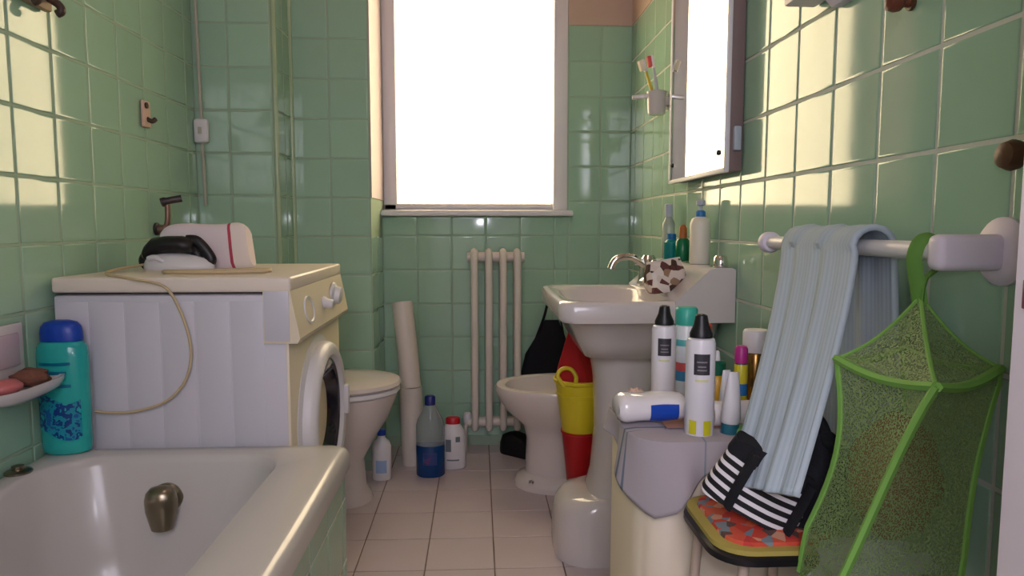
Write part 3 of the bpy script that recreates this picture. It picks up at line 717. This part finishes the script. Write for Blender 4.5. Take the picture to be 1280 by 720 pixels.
# toothbrush cup on the wall
cp = Vector((.618, 2.40, 1.335))
th = thing('toothbrush_holder', 'white ceramic cup holder on the right wall beside the mirror', 'toothbrush holder', cp)
bm = new(); lathe(bm, [(.026, 0), (.031, .006), (.034, .075), (.036, .078), (.033, .079), (.029, .07), (.026, .008), (.001, .006)], 24); obj('cup', bm, CERAM, th)
bm = new(); box(bm, .02, .048, -.02, .02, .03, .06, .006); lathe(bm, [(.030, 0), (.030, .008)], 20, M=Matrix.Translation((.04, 0, .045)) @ Matrix.Rotation(PI / 2, 4, 'Y')); obj('bracket', bm, CERAM, th)
bm = new(); tube(bm, [(-.030, .0, .064), (-.085, .0, .058)], .008, 8); obj('ring_arm', bm, CERAM, th)
def toothbrush(label, base, tip, mh, mhead):
    base, tip = Vector(base), Vector(tip); d = tip - base
    r = thing('toothbrush', label, 'toothbrush', base)
    q = d.to_track_quat('Z', 'Y').to_euler(); r.rotation_euler = q; Ln = d.length
    bm = new(); tube(bm, [(0, 0, 0), (0, 0, Ln * .5), (0, 0, Ln * .78)], [.0055, .006, .004], 8); obj('handle', bm, mh, r)
    bm = new(); box(bm, -.007, .007, -.005, .005, Ln * .77, Ln, .003); obj('head', bm, WPLAST, r)
    bm = new(); box(bm, -.010, .010, -.018, -.004, Ln * .80, Ln * .99, .003); obj('bristles', bm, mhead, r)
toothbrush('toothbrush with yellow handle and cream bristles in the wall cup', cp + Vector((.008, .006, .010)), cp + Vector((-.055, -.01, .185)), mat('yellow_handle', (214, 190, 70), rough=.4), mat('cream_bristle', (232, 222, 196), rough=.8))
toothbrush('toothbrush with grey handle and red bristles in the wall cup', cp + Vector((.012, -.008, .010)), cp + Vector((-.022, -.006, .200)), mat('grey_handle', (186, 190, 196), rough=.4), mat('red_bristle', (214, 96, 92), rough=.8))

# ------------------------------------------------------------------ right wall fittings
shx = thing('bathroom_shelf', 'lilac white wall shelf high on the right wall', 'shelf', (XR, 1.30, 1.30))
bm = new(); box(bm, .60, XR - .003, 1.20, 1.37, 1.378, 1.40, .008); wpart('shelf_board', bm, LILAC, shx)
bm = new(); loft(bm, [[Vector((x, y, z)) for x, z in ((XR - .003, 1.351), (XR - .003, 1.382), (.618, 1.382), (.635, 1.366), (.65, 1.351))] for y in (1.215, 1.275)]); wpart('bracket', bm, LILAC, shx, smooth=False)
for (px, py, nm, lb, r) in ((1139, 4, 'coat_knob', 'small dark red-brown knob high on the right tiled wall', .014), (1290, 194, 'wooden_knob', 'brown oval wooden knob on the right wall near the door', .019)):
    p = atX(px, py, XR - .004)
    k = thing(nm, lb, 'knob', p)
    bm = new(); lathe(bm, [(r * .5, 0), (r * .45, .012), (r * .9, .018), (r, .026), (r * .8, .036), (r * .3, .04)], 18, sy=1.0, M=Matrix.Rotation(-PI / 2, 4, 'Y')); obj('knob', bm, BROWN if 'wood' in nm else mat('red_brown', (110, 58, 44), rough=.4), k)
    bm = new(); lathe(bm, [(r * .8, -.002), (r * .8, .003), (r * .5, .004)], 18, M=Matrix.Rotation(-PI / 2, 4, 'Y')); obj('base_plate', bm, BROWN, k)

# towel rail
RX, RZ = .590, .918
YN, YF = atX(1172, 312, RX).y, atX(962, 300, RX).y
tr = thing('towel_rail', 'white towel rail with boxy bracket on the right wall', 'towel rail', (XR, 1.12, RZ))
bm = new(); tube(bm, [(RX, YN, RZ), (RX, YF, RZ)], .0125, 16); wpart('bar', bm, WPLAST, tr)
bm = new(); box(bm, RX - .016, XR - .002, YN - .028, YN + .002, RZ - .024, RZ + .022, .010, 3); wpart('bracket', bm, LILAC, tr)
bm = new(); lathe(bm, [(.044, 0), (.044, .006), (.038, .012), (.02, .014)], 28, M=Matrix.Translation((XR, YN - .014, RZ)) @ Matrix.Rotation(-PI / 2, 4, 'Y')); wpart('wall_plate', bm, LILAC, tr)
bm = new(); lathe(bm, [(.018, -.012), (.021, -.008), (.021, .008), (.018, .012)], 20, M=Matrix.Translation((RX, YF, RZ)) @ Matrix.Rotation(PI / 2, 4, 'X')); wpart('end_collar', bm, LILAC, tr)
bm = new(); tube(bm, [(RX, YF, RZ), (XR, YF, RZ)], .011, 12); lathe(bm, [(.036, 0), (.036, .006), (.028, .012), (.012, .014)], 24, M=Matrix.Translation((XR, YF, RZ)) @ Matrix.Rotation(-PI / 2, 4, 'Y')); wpart('far_bracket', bm, LILAC, tr)

# blue towel over the rail
def towel(u, v):
    yt = 1.000 + .240 * u
    fold = math.sin(u * 17) * .6 + math.sin(u * 31 + 1.3) * .4
    if v < .30:                       # back flap, below the rail on the wall side
        t = v / .30; z = .50 + (RZ - .50) * t
        return Vector((RX + .030 + .004 * fold, yt - .045 * (1 - t) * (1 - u), z))
    if v < .42:                       # over the rail
        a = PI * (v - .30) / .12
        rr = .030
        return Vector((RX + rr * math.cos(a) + .004 * fold * math.cos(a), yt, RZ + rr * math.sin(a) * (1.0 + .25 * fold * .3)))
    t = (v - .42) / .58               # front flap, drawn forward over the clothes
    zb = .594 - .034 * u
    return Vector((RX - .030 - (.146 + .030 * u) * t ** 1.1 + .009 * fold * (.4 + .6 * t), yt - (.138 + .10 * u) * t ** .9, RZ + (zb - RZ) * t))
bm = new(); grid(bm, towel, 60, 70)
TW = stripes('blue_towel', [(0, (176, 190, 200)), (.55, (168, 183, 194))], 26, 'X', rough=.95, bump=.25)
tw = obj('towel', bm, TW, loc=(RX, 1.17, RZ), world=True, solid=.009)
tag(tw, 'pale blue ribbed bath towel hung over the towel rail', 'towel')

# green hanging net
NET = net_mat('green_net', (138, 164, 104), .40)
nn = thing('hanging_net', 'green mesh hanging storage net looped on the towel rail', 'net bag', (.56, .89, .52))
ctr = Vector((.578, .868, 0))
rel = [Vector((-.089, .037, 0)), Vector((-.064, -.131, 0)), Vector((.089, -.037, 0)), Vector((.064, .131, 0))]      # left, front, right, back
for r_ in rel:
    pass
Ztop = .770
low = [Vector((.445, .900, 0)), Vector((.412, .772, 0)), Vector((.598, .800, 0)), Vector((.632, .955, 0))]
NH = .30
def corner(i, z):
    t = (Ztop - z) / NH
    top = ctr + rel[i % 4]
    p = top.lerp(low[i % 4], t ** .9)
    c = (ctr + rel[0] + ctr + rel[2]) / 2
    p = p + (c.lerp((low[0] + low[2]) / 2, t) - p) * .22 * math.sin(PI * min(1, t * 1.25)) * (1 if i % 4 == 0 else .3)
    p.x = min(p.x, XR - .008); p.z = z
    return p
def side(u, v, sag=.10):
    z = Ztop - NH * v; k = int(min(u * 4, 3.999)); f = u * 4 - k
    a, b = corner(k, z), corner(k + 1, z)
    p = a.lerp(b, f); c = (corner(0, z) + corner(2, z)) / 2
    q = 1 - sag * math.sin(PI * f) * math.sin(PI * min(1, v * 1.05)) ** .6
    p = c + (p - c) * q; p.z = z - .010 * math.sin(PI * f) * (1 - v)
    return p
bm = new(); grid(bm, side, 48, 24); bmesh.ops.remove_doubles(bm, verts=bm.verts, dist=1e-5); wpart('net_body', bm, NET, nn)
apex = Vector((.580, YN + .014, .858))
def pyr(u, v):
    k = int(min(u * 4, 3.999)); f = u * 4 - k
    e = corner(k, Ztop).lerp(corner(k + 1, Ztop), f); e.z -= .010 * math.sin(PI * f)
    p = apex.lerp(e, max(v, .02)); p.z -= .012 * math.sin(PI * v)
    return p
bm = new(); grid(bm, pyr, 48, 10); bmesh.ops.remove_doubles(bm, verts=bm.verts, dist=1e-5); wpart('net_top', bm, NET, nn)
bm = new(); loft(bm, [[side(i / 48, 1.0) + Vector((0, 0, dz)) for i in range(48)] for dz in (0, -.004)], True, True); wpart('net_base', bm, MATS.get('green_piping'), nn)
for k in range(4):
    bm = new(); tube(bm, [side((k + 1e-6) / 4, v / 14) for v in range(15)], .0075 if k == 1 else .005, 6, .6); wpart('corner_piping', bm, GREENS, nn)
    bm = new(); tube(bm, [pyr((k + f / 10 * .9999) / 4, 1.0) for f in range(11)], .0075, 6, .8); wpart('ring_piping', bm, GREENS, nn)
    bm = new(); tube(bm, [pyr((k + 1e-6) / 4, v / 8) for v in range(9)], .0028, 6, .8); wpart('top_piping', bm, GREENS, nn)
LOOP = mat('green_strap', (98, 146, 62), rough=.8)
yl = YN + .016
bm = new()
pts = smoothpath([apex + Vector((0, 0, -.01)), apex + Vector((-.006, 0, .02)), Vector((RX - .020, yl, RZ - .008)), Vector((RX - .012, yl, RZ + .014)), Vector((RX + .004, yl, RZ + .018)), Vector((RX + .018, yl + .002, RZ + .004)), Vector((RX + .014, yl, RZ - .02)), apex + Vector((.004, 0, .022)), apex + Vector((0, 0, -.01))], 5)
tube(bm, pts, .010, 8, .35); wpart('hanging_loop', bm, LOOP, nn)
bm = new(); blob(bm, (0, 0, .085), (.058, .050, .082), 4, .15, 24); tag(obj('loofah', bm, mat('brown_loofah', (126, 88, 62), rough=.95, bump=.9, bscale=120), loc=(.548, .858, .535)), 'brown bath loofah inside the green net', 'loofah')
bm = new(); blob(bm, (0, 0, .028), (.07, .055, .034), 9, .5, 26, 6); tag(obj('plastic_bag', bm, mat('clear_film', (226, 230, 226), rough=.12, trans=.6, ior=1.15), loc=(.52, .850, .475)), 'crumpled clear plastic bag at the bottom of the green net', 'plastic bag')

# door at the right edge
dpos = atY(1256, 525, .50)
dr = struct('door_1', box(new(), dpos.x, dpos.x + .04, -.30, .50, .006, 2.0, .003), LILAC, 'pale lilac painted door leaf standing open beside the towel rail', smooth=True)
lp = atX(1283, 366, dpos.x)
bm = new(); box(bm, dpos.x - .002, dpos.x + .002, lp.y - .03, lp.y + .002, lp.z - .012, lp.z + .010, .001); obj('latch_plate', bm, mat('plum_plate', (112, 62, 84), rough=.4), dr)

# ------------------------------------------------------------------ laundry chest with toiletries
HX0, HX1, HY0, HY1, HZ = .272, .655, 1.125, 1.425, .585
lc = thing('laundry_chest', 'cream laundry chest with rounded corners in front of the washbasin', 'chest', ((HX0 + HX1) / 2, (HY0 + HY1) / 2, 0))
bm = new(); loft(bm, [rrect(HX0 + .012, HX1 - .01, HY0 + .012, HY1 - .01, ZF, .055), rrect(HX0 + .004, HX1 - .004, HY0 + .004, HY1 - .004, .03, .06), rrect(HX0, HX1, HY0, HY1, .06, .06), rrect(HX0 + .002, HX1, HY0 + .002, HY1, .55, .06), rrect(HX0 + .006, HX1 - .004, HY0 + .006, HY1 - .004, .553, .06)]); wpart('body', bm, CREAM, lc, angle=60)
bm = new(); loft(bm, [rrect(HX0 + .002, HX1, HY0 + .002, HY1, .555, .06), rrect(HX0 - .003, HX1 + .003, HY0 - .003, HY1 + .003, .560, .06), rrect(HX0 - .003, HX1 + .003, HY0 - .003, HY1 + .003, .578, .06), rrect(HX0 + .003, HX1 - .003, HY0 + .003, HY1 - .003, HZ, .06)]); wpart('lid', bm, mat('pinkish_lid', (206, 158, 140), rough=.45), lc, angle=50)

# grey-blue striped cloth draped over the chest's front left corner
bm = new()
LC = (Vector((HX0 + .055, HY0 + .05, 0)))
def drape(u, v):
    # u runs along the chest edge: from the left side round the corner to the front; v from the lid down
    if u < .35:
        e = Vector((HX0 - .006, HY0 + .22 - .17 * (u / .35), 0)); nrm = Vector((-1, 0, 0))
    elif u < .5:
        a = PI + (PI / 2) * ((u - .35) / .15); nrm = Vector((math.cos(a), math.sin(a), 0)); e = Vector((HX0 + .06, HY0 + .06, 0)) + nrm * .066
    else:
        e = Vector((HX0 + .06 + .13 * ((u - .5) / .5), HY0 - .006, 0)); nrm = Vector((0, -1, 0))
    if v < .25:
        t = 1 - v / .25; p = e - nrm * (.07 * t + .0); p.z = HZ + .004 if t > .15 else HZ + .004 - .004 * (1 - t / .15); p -= Vector((0, 0, 0))
        return p
    t = (v - .25) / .75
    ln = .035 + .100 * max(0, 1 - abs(u - .45) / .32) ** 1.1 + .03 * max(0, u - .7) / .3
    p = e + nrm * (.004 + .008 * t * (1 + math.sin(u * 26)))
    p.z = HZ + .002 - ln * t
    return p
grid(bm, drape, 44, 20)
dc_ = obj('face_cloth', bm, stripes('grey_cloth_stripe', [(0, (168, 160, 168)), (.30, (104, 114, 132)), (.315, (170, 162, 168)), (.345, (108, 118, 134)), (.36, (172, 164, 170)), (.68, (130, 142, 152)), (.695, (172, 164, 168))], 1.0, 'X', rough=.95), loc=(HX0 + .06, HY0 + .06, HZ), world=True, solid=.003)
tag(dc_, 'grey cloth with blue stripes draped over the corner of the laundry chest', 'cloth')

ZH = HZ + .0005
def can(label, loc, s=1.0):
    r = prof_bottle([('body', [(.0235, 0), (.025, .003), (.025, .164), (.023, .171), (.018, .174)], mat('can_white', (226, 224, 230), rough=.3)),
                     ('nozzle', [(.0195, .174), (.0195, .181), (.013, .196), (.010, .212), (.006, .214)], BLACK)], 'spray_can', label, 'spray can', loc, group='white spray cans on the laundry chest')
    bm = new()
    def lbl(u, v):
        a = -PI / 2 - .45 + 1.1 * u; return Vector((.0254 * math.cos(a), .0254 * math.sin(a), .112 + .036 * v))
    grid(bm, lbl, 8, 2); lb_ = obj('label', bm, mat('charcoal_label', (52, 50, 58), rough=.4), r)
    bm = new()
    for z, w in ((.133, .7), (.125, .55), (.119, .65)):
        def l2(u, v, z=z, w=w):
            a = -PI / 2 + .1 - w / 2 + w * u; return Vector((.0256 * math.cos(a), .0256 * math.sin(a), z + .0025 * v))
        grid(bm, l2, 6, 1)
    obj('label_lines', bm, mat('label_line_grey', (128, 124, 130), rough=.5), lb_)
    bm = new()
    for a0, w, zz, hh in ((-.75, .55, .008, .024), (.28, .6, .006, .026)):
        def d(u, v, a0=a0, w=w, zz=zz, hh=hh):
            a = -PI / 2 + a0 + w * (.5 + (u - .5)); return Vector((.0254 * math.cos(a), .0254 * math.sin(a), zz + hh * v))
        grid(bm, d, 6, 2)
    obj('yellow_mark', bm, mat('yellow_mark', (206, 200, 40), rough=.4), r)
    bm = new()
    def band(u, v):
        a = -PI / 2 - .35 + .9 * u; return Vector((.0254 * math.cos(a), .0254 * math.sin(a), .100 + .004 * v))
    grid(bm, band, 8, 1); obj('pale_band', bm, mat('pale_yellow_band', (216, 214, 160), rough=.4), r)
    r.scale = (s, s, s); return r
can('white spray can with black nozzle standing behind the plastic pack', (.372, 1.352, ZH), .97).rotation_euler.z = -.30
can('white spray can with black nozzle at the front edge of the chest, beside the tube', (.384, 1.160, ZH), 1.0).rotation_euler.z = -.30
ac = prof_bottle([('body', [(.0205, 0), (.022, .003), (.022, .160), (.019, .166)], stripes('teal_can_print', [(0, (60, 150, 170)), (.12, (214, 226, 228)), (.3, (66, 140, 180)), (.42, (210, 90, 90)), (.52, (216, 226, 230)), (.72, (90, 180, 180)), (.80, (222, 230, 230))], 5.9, 'Z', 'Object', rough=.3)),
                  ('cap', [(.022, .165), (.0225, .170), (.0225, .196), (.019, .201)], mat('mint_cap', (60, 176, 156), rough=.4))],
                 'deodorant_can', 'tall printed can with mint green cap between the two spray cans', 'spray can', (.424, 1.375, ZH))
prof_bottle([('body', [(.012, 0), (.013, .003), (.013, .13), (.010, .14)], WPLAST), ('cap', [(.013, .140), (.0135, .146), (.0135, .170), (.010, .174)], mat('orange_cap', (214, 84, 54), rough=.4))],
            'slim_bottle', 'slim white bottle with orange cap behind the front spray can', 'bottle', (.448, 1.33, ZH))
prof_bottle([('body', [(.0185, 0), (.020, .003), (.020, .072), (.014, .082)], mat('amber_yellow', (206, 156, 30), rough=.35)), ('cap', [(.016, .081), (.0165, .086), (.0165, .104), (.012, .108)], mat('bottle_green', (12, 92, 66), rough=.4)), ('tip', [(.006, .107), (.004, .125), (.002, .127)], WPLAST)],
            'yellow_bottle', 'short yellow bottle with dark green cap on the laundry chest', 'bottle', (.458, 1.285, ZH))
def squeeze(label, loc, h, w, mbody, mcap, rot=(0, 0, 0), caph=.022):
    r = thing('squeeze_tube', label, 'tube', loc, rot)
    bm = new(); loft(bm, [[Vector((a * math.cos(q), b * math.sin(q), z)) for q in [2 * PI * i / 20 for i in range(20)]] for a, b, z in ((w * .62, w * .6, caph), (w * .72, w * .7, caph + .006), (w * .66, w * .6, h * .5), (w * .50, w * .3, h * .85), (w * .42, w * .10, h))]); obj('body', bm, mbody, r)
    bm = new(); lathe(bm, [(w * .66, 0), (w * .68, .003), (w * .62, caph), (w * .5, caph + .001)], 20); obj('cap', bm, mcap, r)
    return r
squeeze('white squeeze tube standing on its teal cap at the front of the chest', (.438, 1.158, ZH), .112, .024, WPLAST, mat('deep_teal', (36, 104, 122), rough=.4), rot=(0, math.radians(3), .3))
squeeze('small white squeeze tube standing behind the teal capped one', (.466, 1.255, ZH), .095, .019, mat('can_white', (226, 224, 230)), WPLAST, rot=(0, 0, .2))
prof_bottle([('body', [(.0115, 0), (.0125, .003), (.0125, .098), (.010, .104)], stripes('mascara_print', [(0, (206, 190, 40)), (.38, (40, 120, 190)), (.60, (214, 200, 50)), (.95, (60, 60, 70))], 9.5, 'Z', 'Object', rough=.3)), ('cap', [(.0125, .103), (.0125, .130), (.009, .136)], mat('magenta_cap', (176, 40, 130), rough=.4))],
            'mascara_tube', 'slim yellow and blue tube with magenta cap on the laundry chest', 'tube', (.505, 1.285, ZH))
prof_bottle([('body', [(.0235, 0), (.025, .003), (.025, .110), (.022, .116)], mat('gold_can', (150, 116, 62), rough=.22, metal=.8)), ('cap', [(.0255, .116), (.026, .120), (.026, .155), (.023, .160)], WPLAST)],
            'hairspray_can', 'gold can with wide white cap beside the towel', 'spray can', (.552, 1.33, ZH))
# plastic pack of wipes and paper roll, tissue
pk = thing('wipes_pack', 'glossy white plastic pack with blue label on the edge of the laundry chest', 'pack', (.318, 1.240, ZH + .006), (0, 0, math.radians(4)))
def pack(u, v):
    x = -.066 + .132 * u; a = 2 * PI * v; s = max(.55, 1 - .5 * abs(2 * u - 1) ** 14)
    return Vector((x, .036 * math.cos(a) * (.6 + .4 * s), .026 + .026 * s * math.copysign(abs(math.sin(a)) ** .7, math.sin(a)) * (1 + .05 * math.sin(13 * u))))
bm = new(); grid(bm, pack, 24, 20); bmesh.ops.remove_doubles(bm, verts=bm.verts, dist=1e-5); bmesh.ops.holes_fill(bm, edges=[e for e in bm.edges if e.is_boundary], sides=0); obj('wrapper', bm, mat('glossy_film', (234, 230, 232), rough=.12, coat=.5), pk)
bm = new()
def plab(u, v):
    q = pack(.42 + .40 * u, .45 + .17 * v); q.y -= .0014; q.z += .0008 * 0; return q
grid(bm, plab, 10, 5); obj('label', bm, mat('royal_label', (26, 74, 180), rough=.3), pk)
bm = new(); M = Matrix.Rotation(PI / 2, 4, 'Y'); lathe(bm, [(.008, -.045), (.022, -.045), (.023, -.042), (.023, .042), (.022, .045), (.008, .045)], 24, M=Matrix.Translation((0, 0, .0235)) @ M)
tag(obj('paper_roll', bm, mat('paper_white', (232, 226, 226), rough=.9), loc=(.468, 1.215, ZH), rot=(0, 0, .05)), 'white paper roll lying on its side behind the tube', 'paper roll')
bm = new(); blob(bm, (0, 0, .018), (.026, .022, .020), 11, .7, 20, 7); tag(obj('crumpled_tissue', bm, mat('pink_tissue', (222, 186, 166), rough=.9), loc=(.318, 1.345, ZH)), 'crumpled pinkish tissue at the back corner of the chest lid', 'tissue')
bm = new(); box(bm, -.035, .035, -.025, .025, 0, .016, .007, 3); tag(obj('green_soap', bm, mat('pale_green_soap', (140, 190, 110), rough=.4), loc=(.480, 1.155, ZH)), 'pale green bar of soap at the front of the chest lid', 'soap')

# ------------------------------------------------------------------ stool with clothes
SX0, SX1, SY0, SY1, SZ = .335, .53, .905, 1.112, .50
st = thing('stool', 'low stool with red patterned seat pad and black edge under the towel', 'stool', ((SX0 + SX1) / 2, (SY0 + SY1) / 2, 0))
bm = new(); loft(bm, [rrect(SX0 + .006, SX1, SY0 + .006, SY1 - .006, SZ - .027, .05), rrect(SX0 - .004, SX1, SY0 - .004, SY1, SZ - .023, .055), rrect(SX0 - .004, SX1, SY0 - .004, SY1, SZ - .014, .055), rrect(SX0 + .002, SX1, SY0 + .002, SY1, SZ - .010, .05)]); wpart('seat_edge', bm, BLACK, st)
bm = new(); loft(bm, [rrect(SX0 + .002, SX1, SY0 + .002, SY1, SZ - .010, .05), rrect(SX0 + .002, SX1, SY0 + .002, SY1, SZ - .003, .05), rrect(SX0 + .016, SX1 - .01, SY0 + .016, SY1 - .01, SZ - .001, .045)]); wpart('seat_border', bm, mat('olive_border', (176, 160, 80), rough=.7), st)
bm = new(); loft(bm, [rrect(SX0 + .017, SX1 - .01, SY0 + .013, SY1 - .012, SZ - .003, .04), rrect(SX0 + .019, SX1 - .012, SY0 + .015, SY1 - .014, SZ + .004, .04), rrect(SX0 + .045, SX1 - .03, SY0 + .04, SY1 - .03, SZ + .010, .035)]); wpart('seat_pad', bm, blotch('seat_print', [(196, 66, 48), (204, 92, 60), (96, 70, 66), (206, 84, 60), (120, 132, 140), (190, 56, 50), (200, 70, 50), (208, 150, 120)], 62, .8), st)
for x, y, dx, dy in ((SX0 + .03, SY1 - .03, -.025, .0), (SX0 + .05, SY0 + .04, -.02, -.02), (SX1 - .04, SY0 + .04, .0, -.02), (SX1 - .04, SY1 - .03, .0, .0)):
    bm = new(); tube(bm, smoothpath([(x, y, SZ - .024), (x + dx * .5, y + dy * .4, .30), (x + dx, y + dy, ZF)], 5), .008, 10); wpart('leg', bm, mat('leg_cream', (196, 176, 160), rough=.4), st)
bm = new(); tube(bm, [(SX0 + .02, SY1 - .03, .2), (SX1 - .04, SY1 - .03, .2)], .005, 8); wpart('stretcher', bm, mat('leg_cream', (196, 176, 160)), st)

STRP = stripes('black_white_stripe', [(0, (20, 18, 22)), (.56, (226, 222, 226))], 72.0, 'Z', 'Object', rough=.85)
sp_ = thing('striped_pouch', 'black and white striped cloth pouch lying on the stool', 'pouch', (.405, .990, SZ + .024), (math.radians(4), math.radians(26), math.radians(-20)))
bm = new()
def pc(u, v):
    a = 2 * PI * u
    z = .092 * v
    w = .074 * (1 - .12 * v); d = .038 * (1 - .45 * v) * (1 + .08 * math.sin(4 * a + 2))
    return Vector((w * math.copysign(abs(math.cos(a)) ** .7, math.cos(a)), d * math.copysign(abs(math.sin(a)) ** .8, math.sin(a)), z + .004 * math.sin(3 * a)))
grid(bm, pc, 40, 16); bmesh.ops.remove_doubles(bm, verts=bm.verts, dist=1e-5); bmesh.ops.holes_fill(bm, edges=[e for e in bm.edges if e.is_boundary], sides=0); obj('body', bm, STRP, sp_)
bm = new(); loft(bm, [[pc(i / 40, .80 + .26 * k) * 1.0 + Vector((0, 0, 0)) for i in range(40)] for k in (0, .5, 1)], False, True)
for v in bm.verts: v.co.x *= 1.04; v.co.y *= 1.10
obj('top_flap', bm, BLACKC, sp_)
bm = new(); tube(bm, smoothpath([(-.035, -.036, .095), (-.036, -.042, .05), (-.034, -.042, .003)], 4), .011, 8, .35); tube(bm, smoothpath([(.052, -.026, .09), (.054, -.032, .045), (.055, -.032, .0)], 4), .012, 8, .35); obj('strap', bm, BLACKC, sp_)
bm = new()
def heap(u, v):
    a = 2 * PI * u; r = math.sin(PI * min(v, .999) / 2) if v < 1 else 1
    from mathutils import noise
    n = noise.noise(Vector((2.2 * math.cos(a), 2.2 * math.sin(a), v * 3.5)))
    k = (1 + .22 * n)
    return Vector((.060 * r * math.cos(a) * k, .075 * r * math.sin(a) * k, .165 * (1 - v ** 2.2) * (1 + .12 * n)))
grid(bm, heap, 40, 24); bmesh.ops.remove_doubles(bm, verts=bm.verts, dist=1e-5); bmesh.ops.holes_fill(bm, edges=[e for e in bm.edges if e.is_boundary], sides=0)
tag(obj('clothes_bundle', bm, BLACKC, loc=(.500, 1.01, SZ + .006), rot=(0, 0, -.2)), 'heap of black clothes on the stool under the towel', 'clothes')

# ------------------------------------------------------------------ unseen ceiling globe, added for top light
cl_ = thing('ceiling_fill', 'unseen white globe added on the ceiling for top light', 'lamp', (-.12, 1.15, ZC))
bm = new(); lathe(bm, [(.07, 0), (.07, -.03), (.05, -.04)], 24); obj('base', bm, WHITEP, cl_)
bm = new(); lathe(bm, [(.05, -.038), (.09, -.07), (.10, -.11), (.08, -.16), (.04, -.185), (.0, -.19)], 28, cap0=False)
em = bpy.data.materials.new('fill_globe'); em.use_nodes = True
b = em.node_tree.nodes['Principled BSDF']; b.inputs['Base Color'].default_value = (.9, .9, .92, 1); b.inputs['Emission Color'].default_value = (.92, .92, 1, 1); b.inputs['Emission Strength'].default_value = CEIL_W
obj('globe', bm, em, cl_)
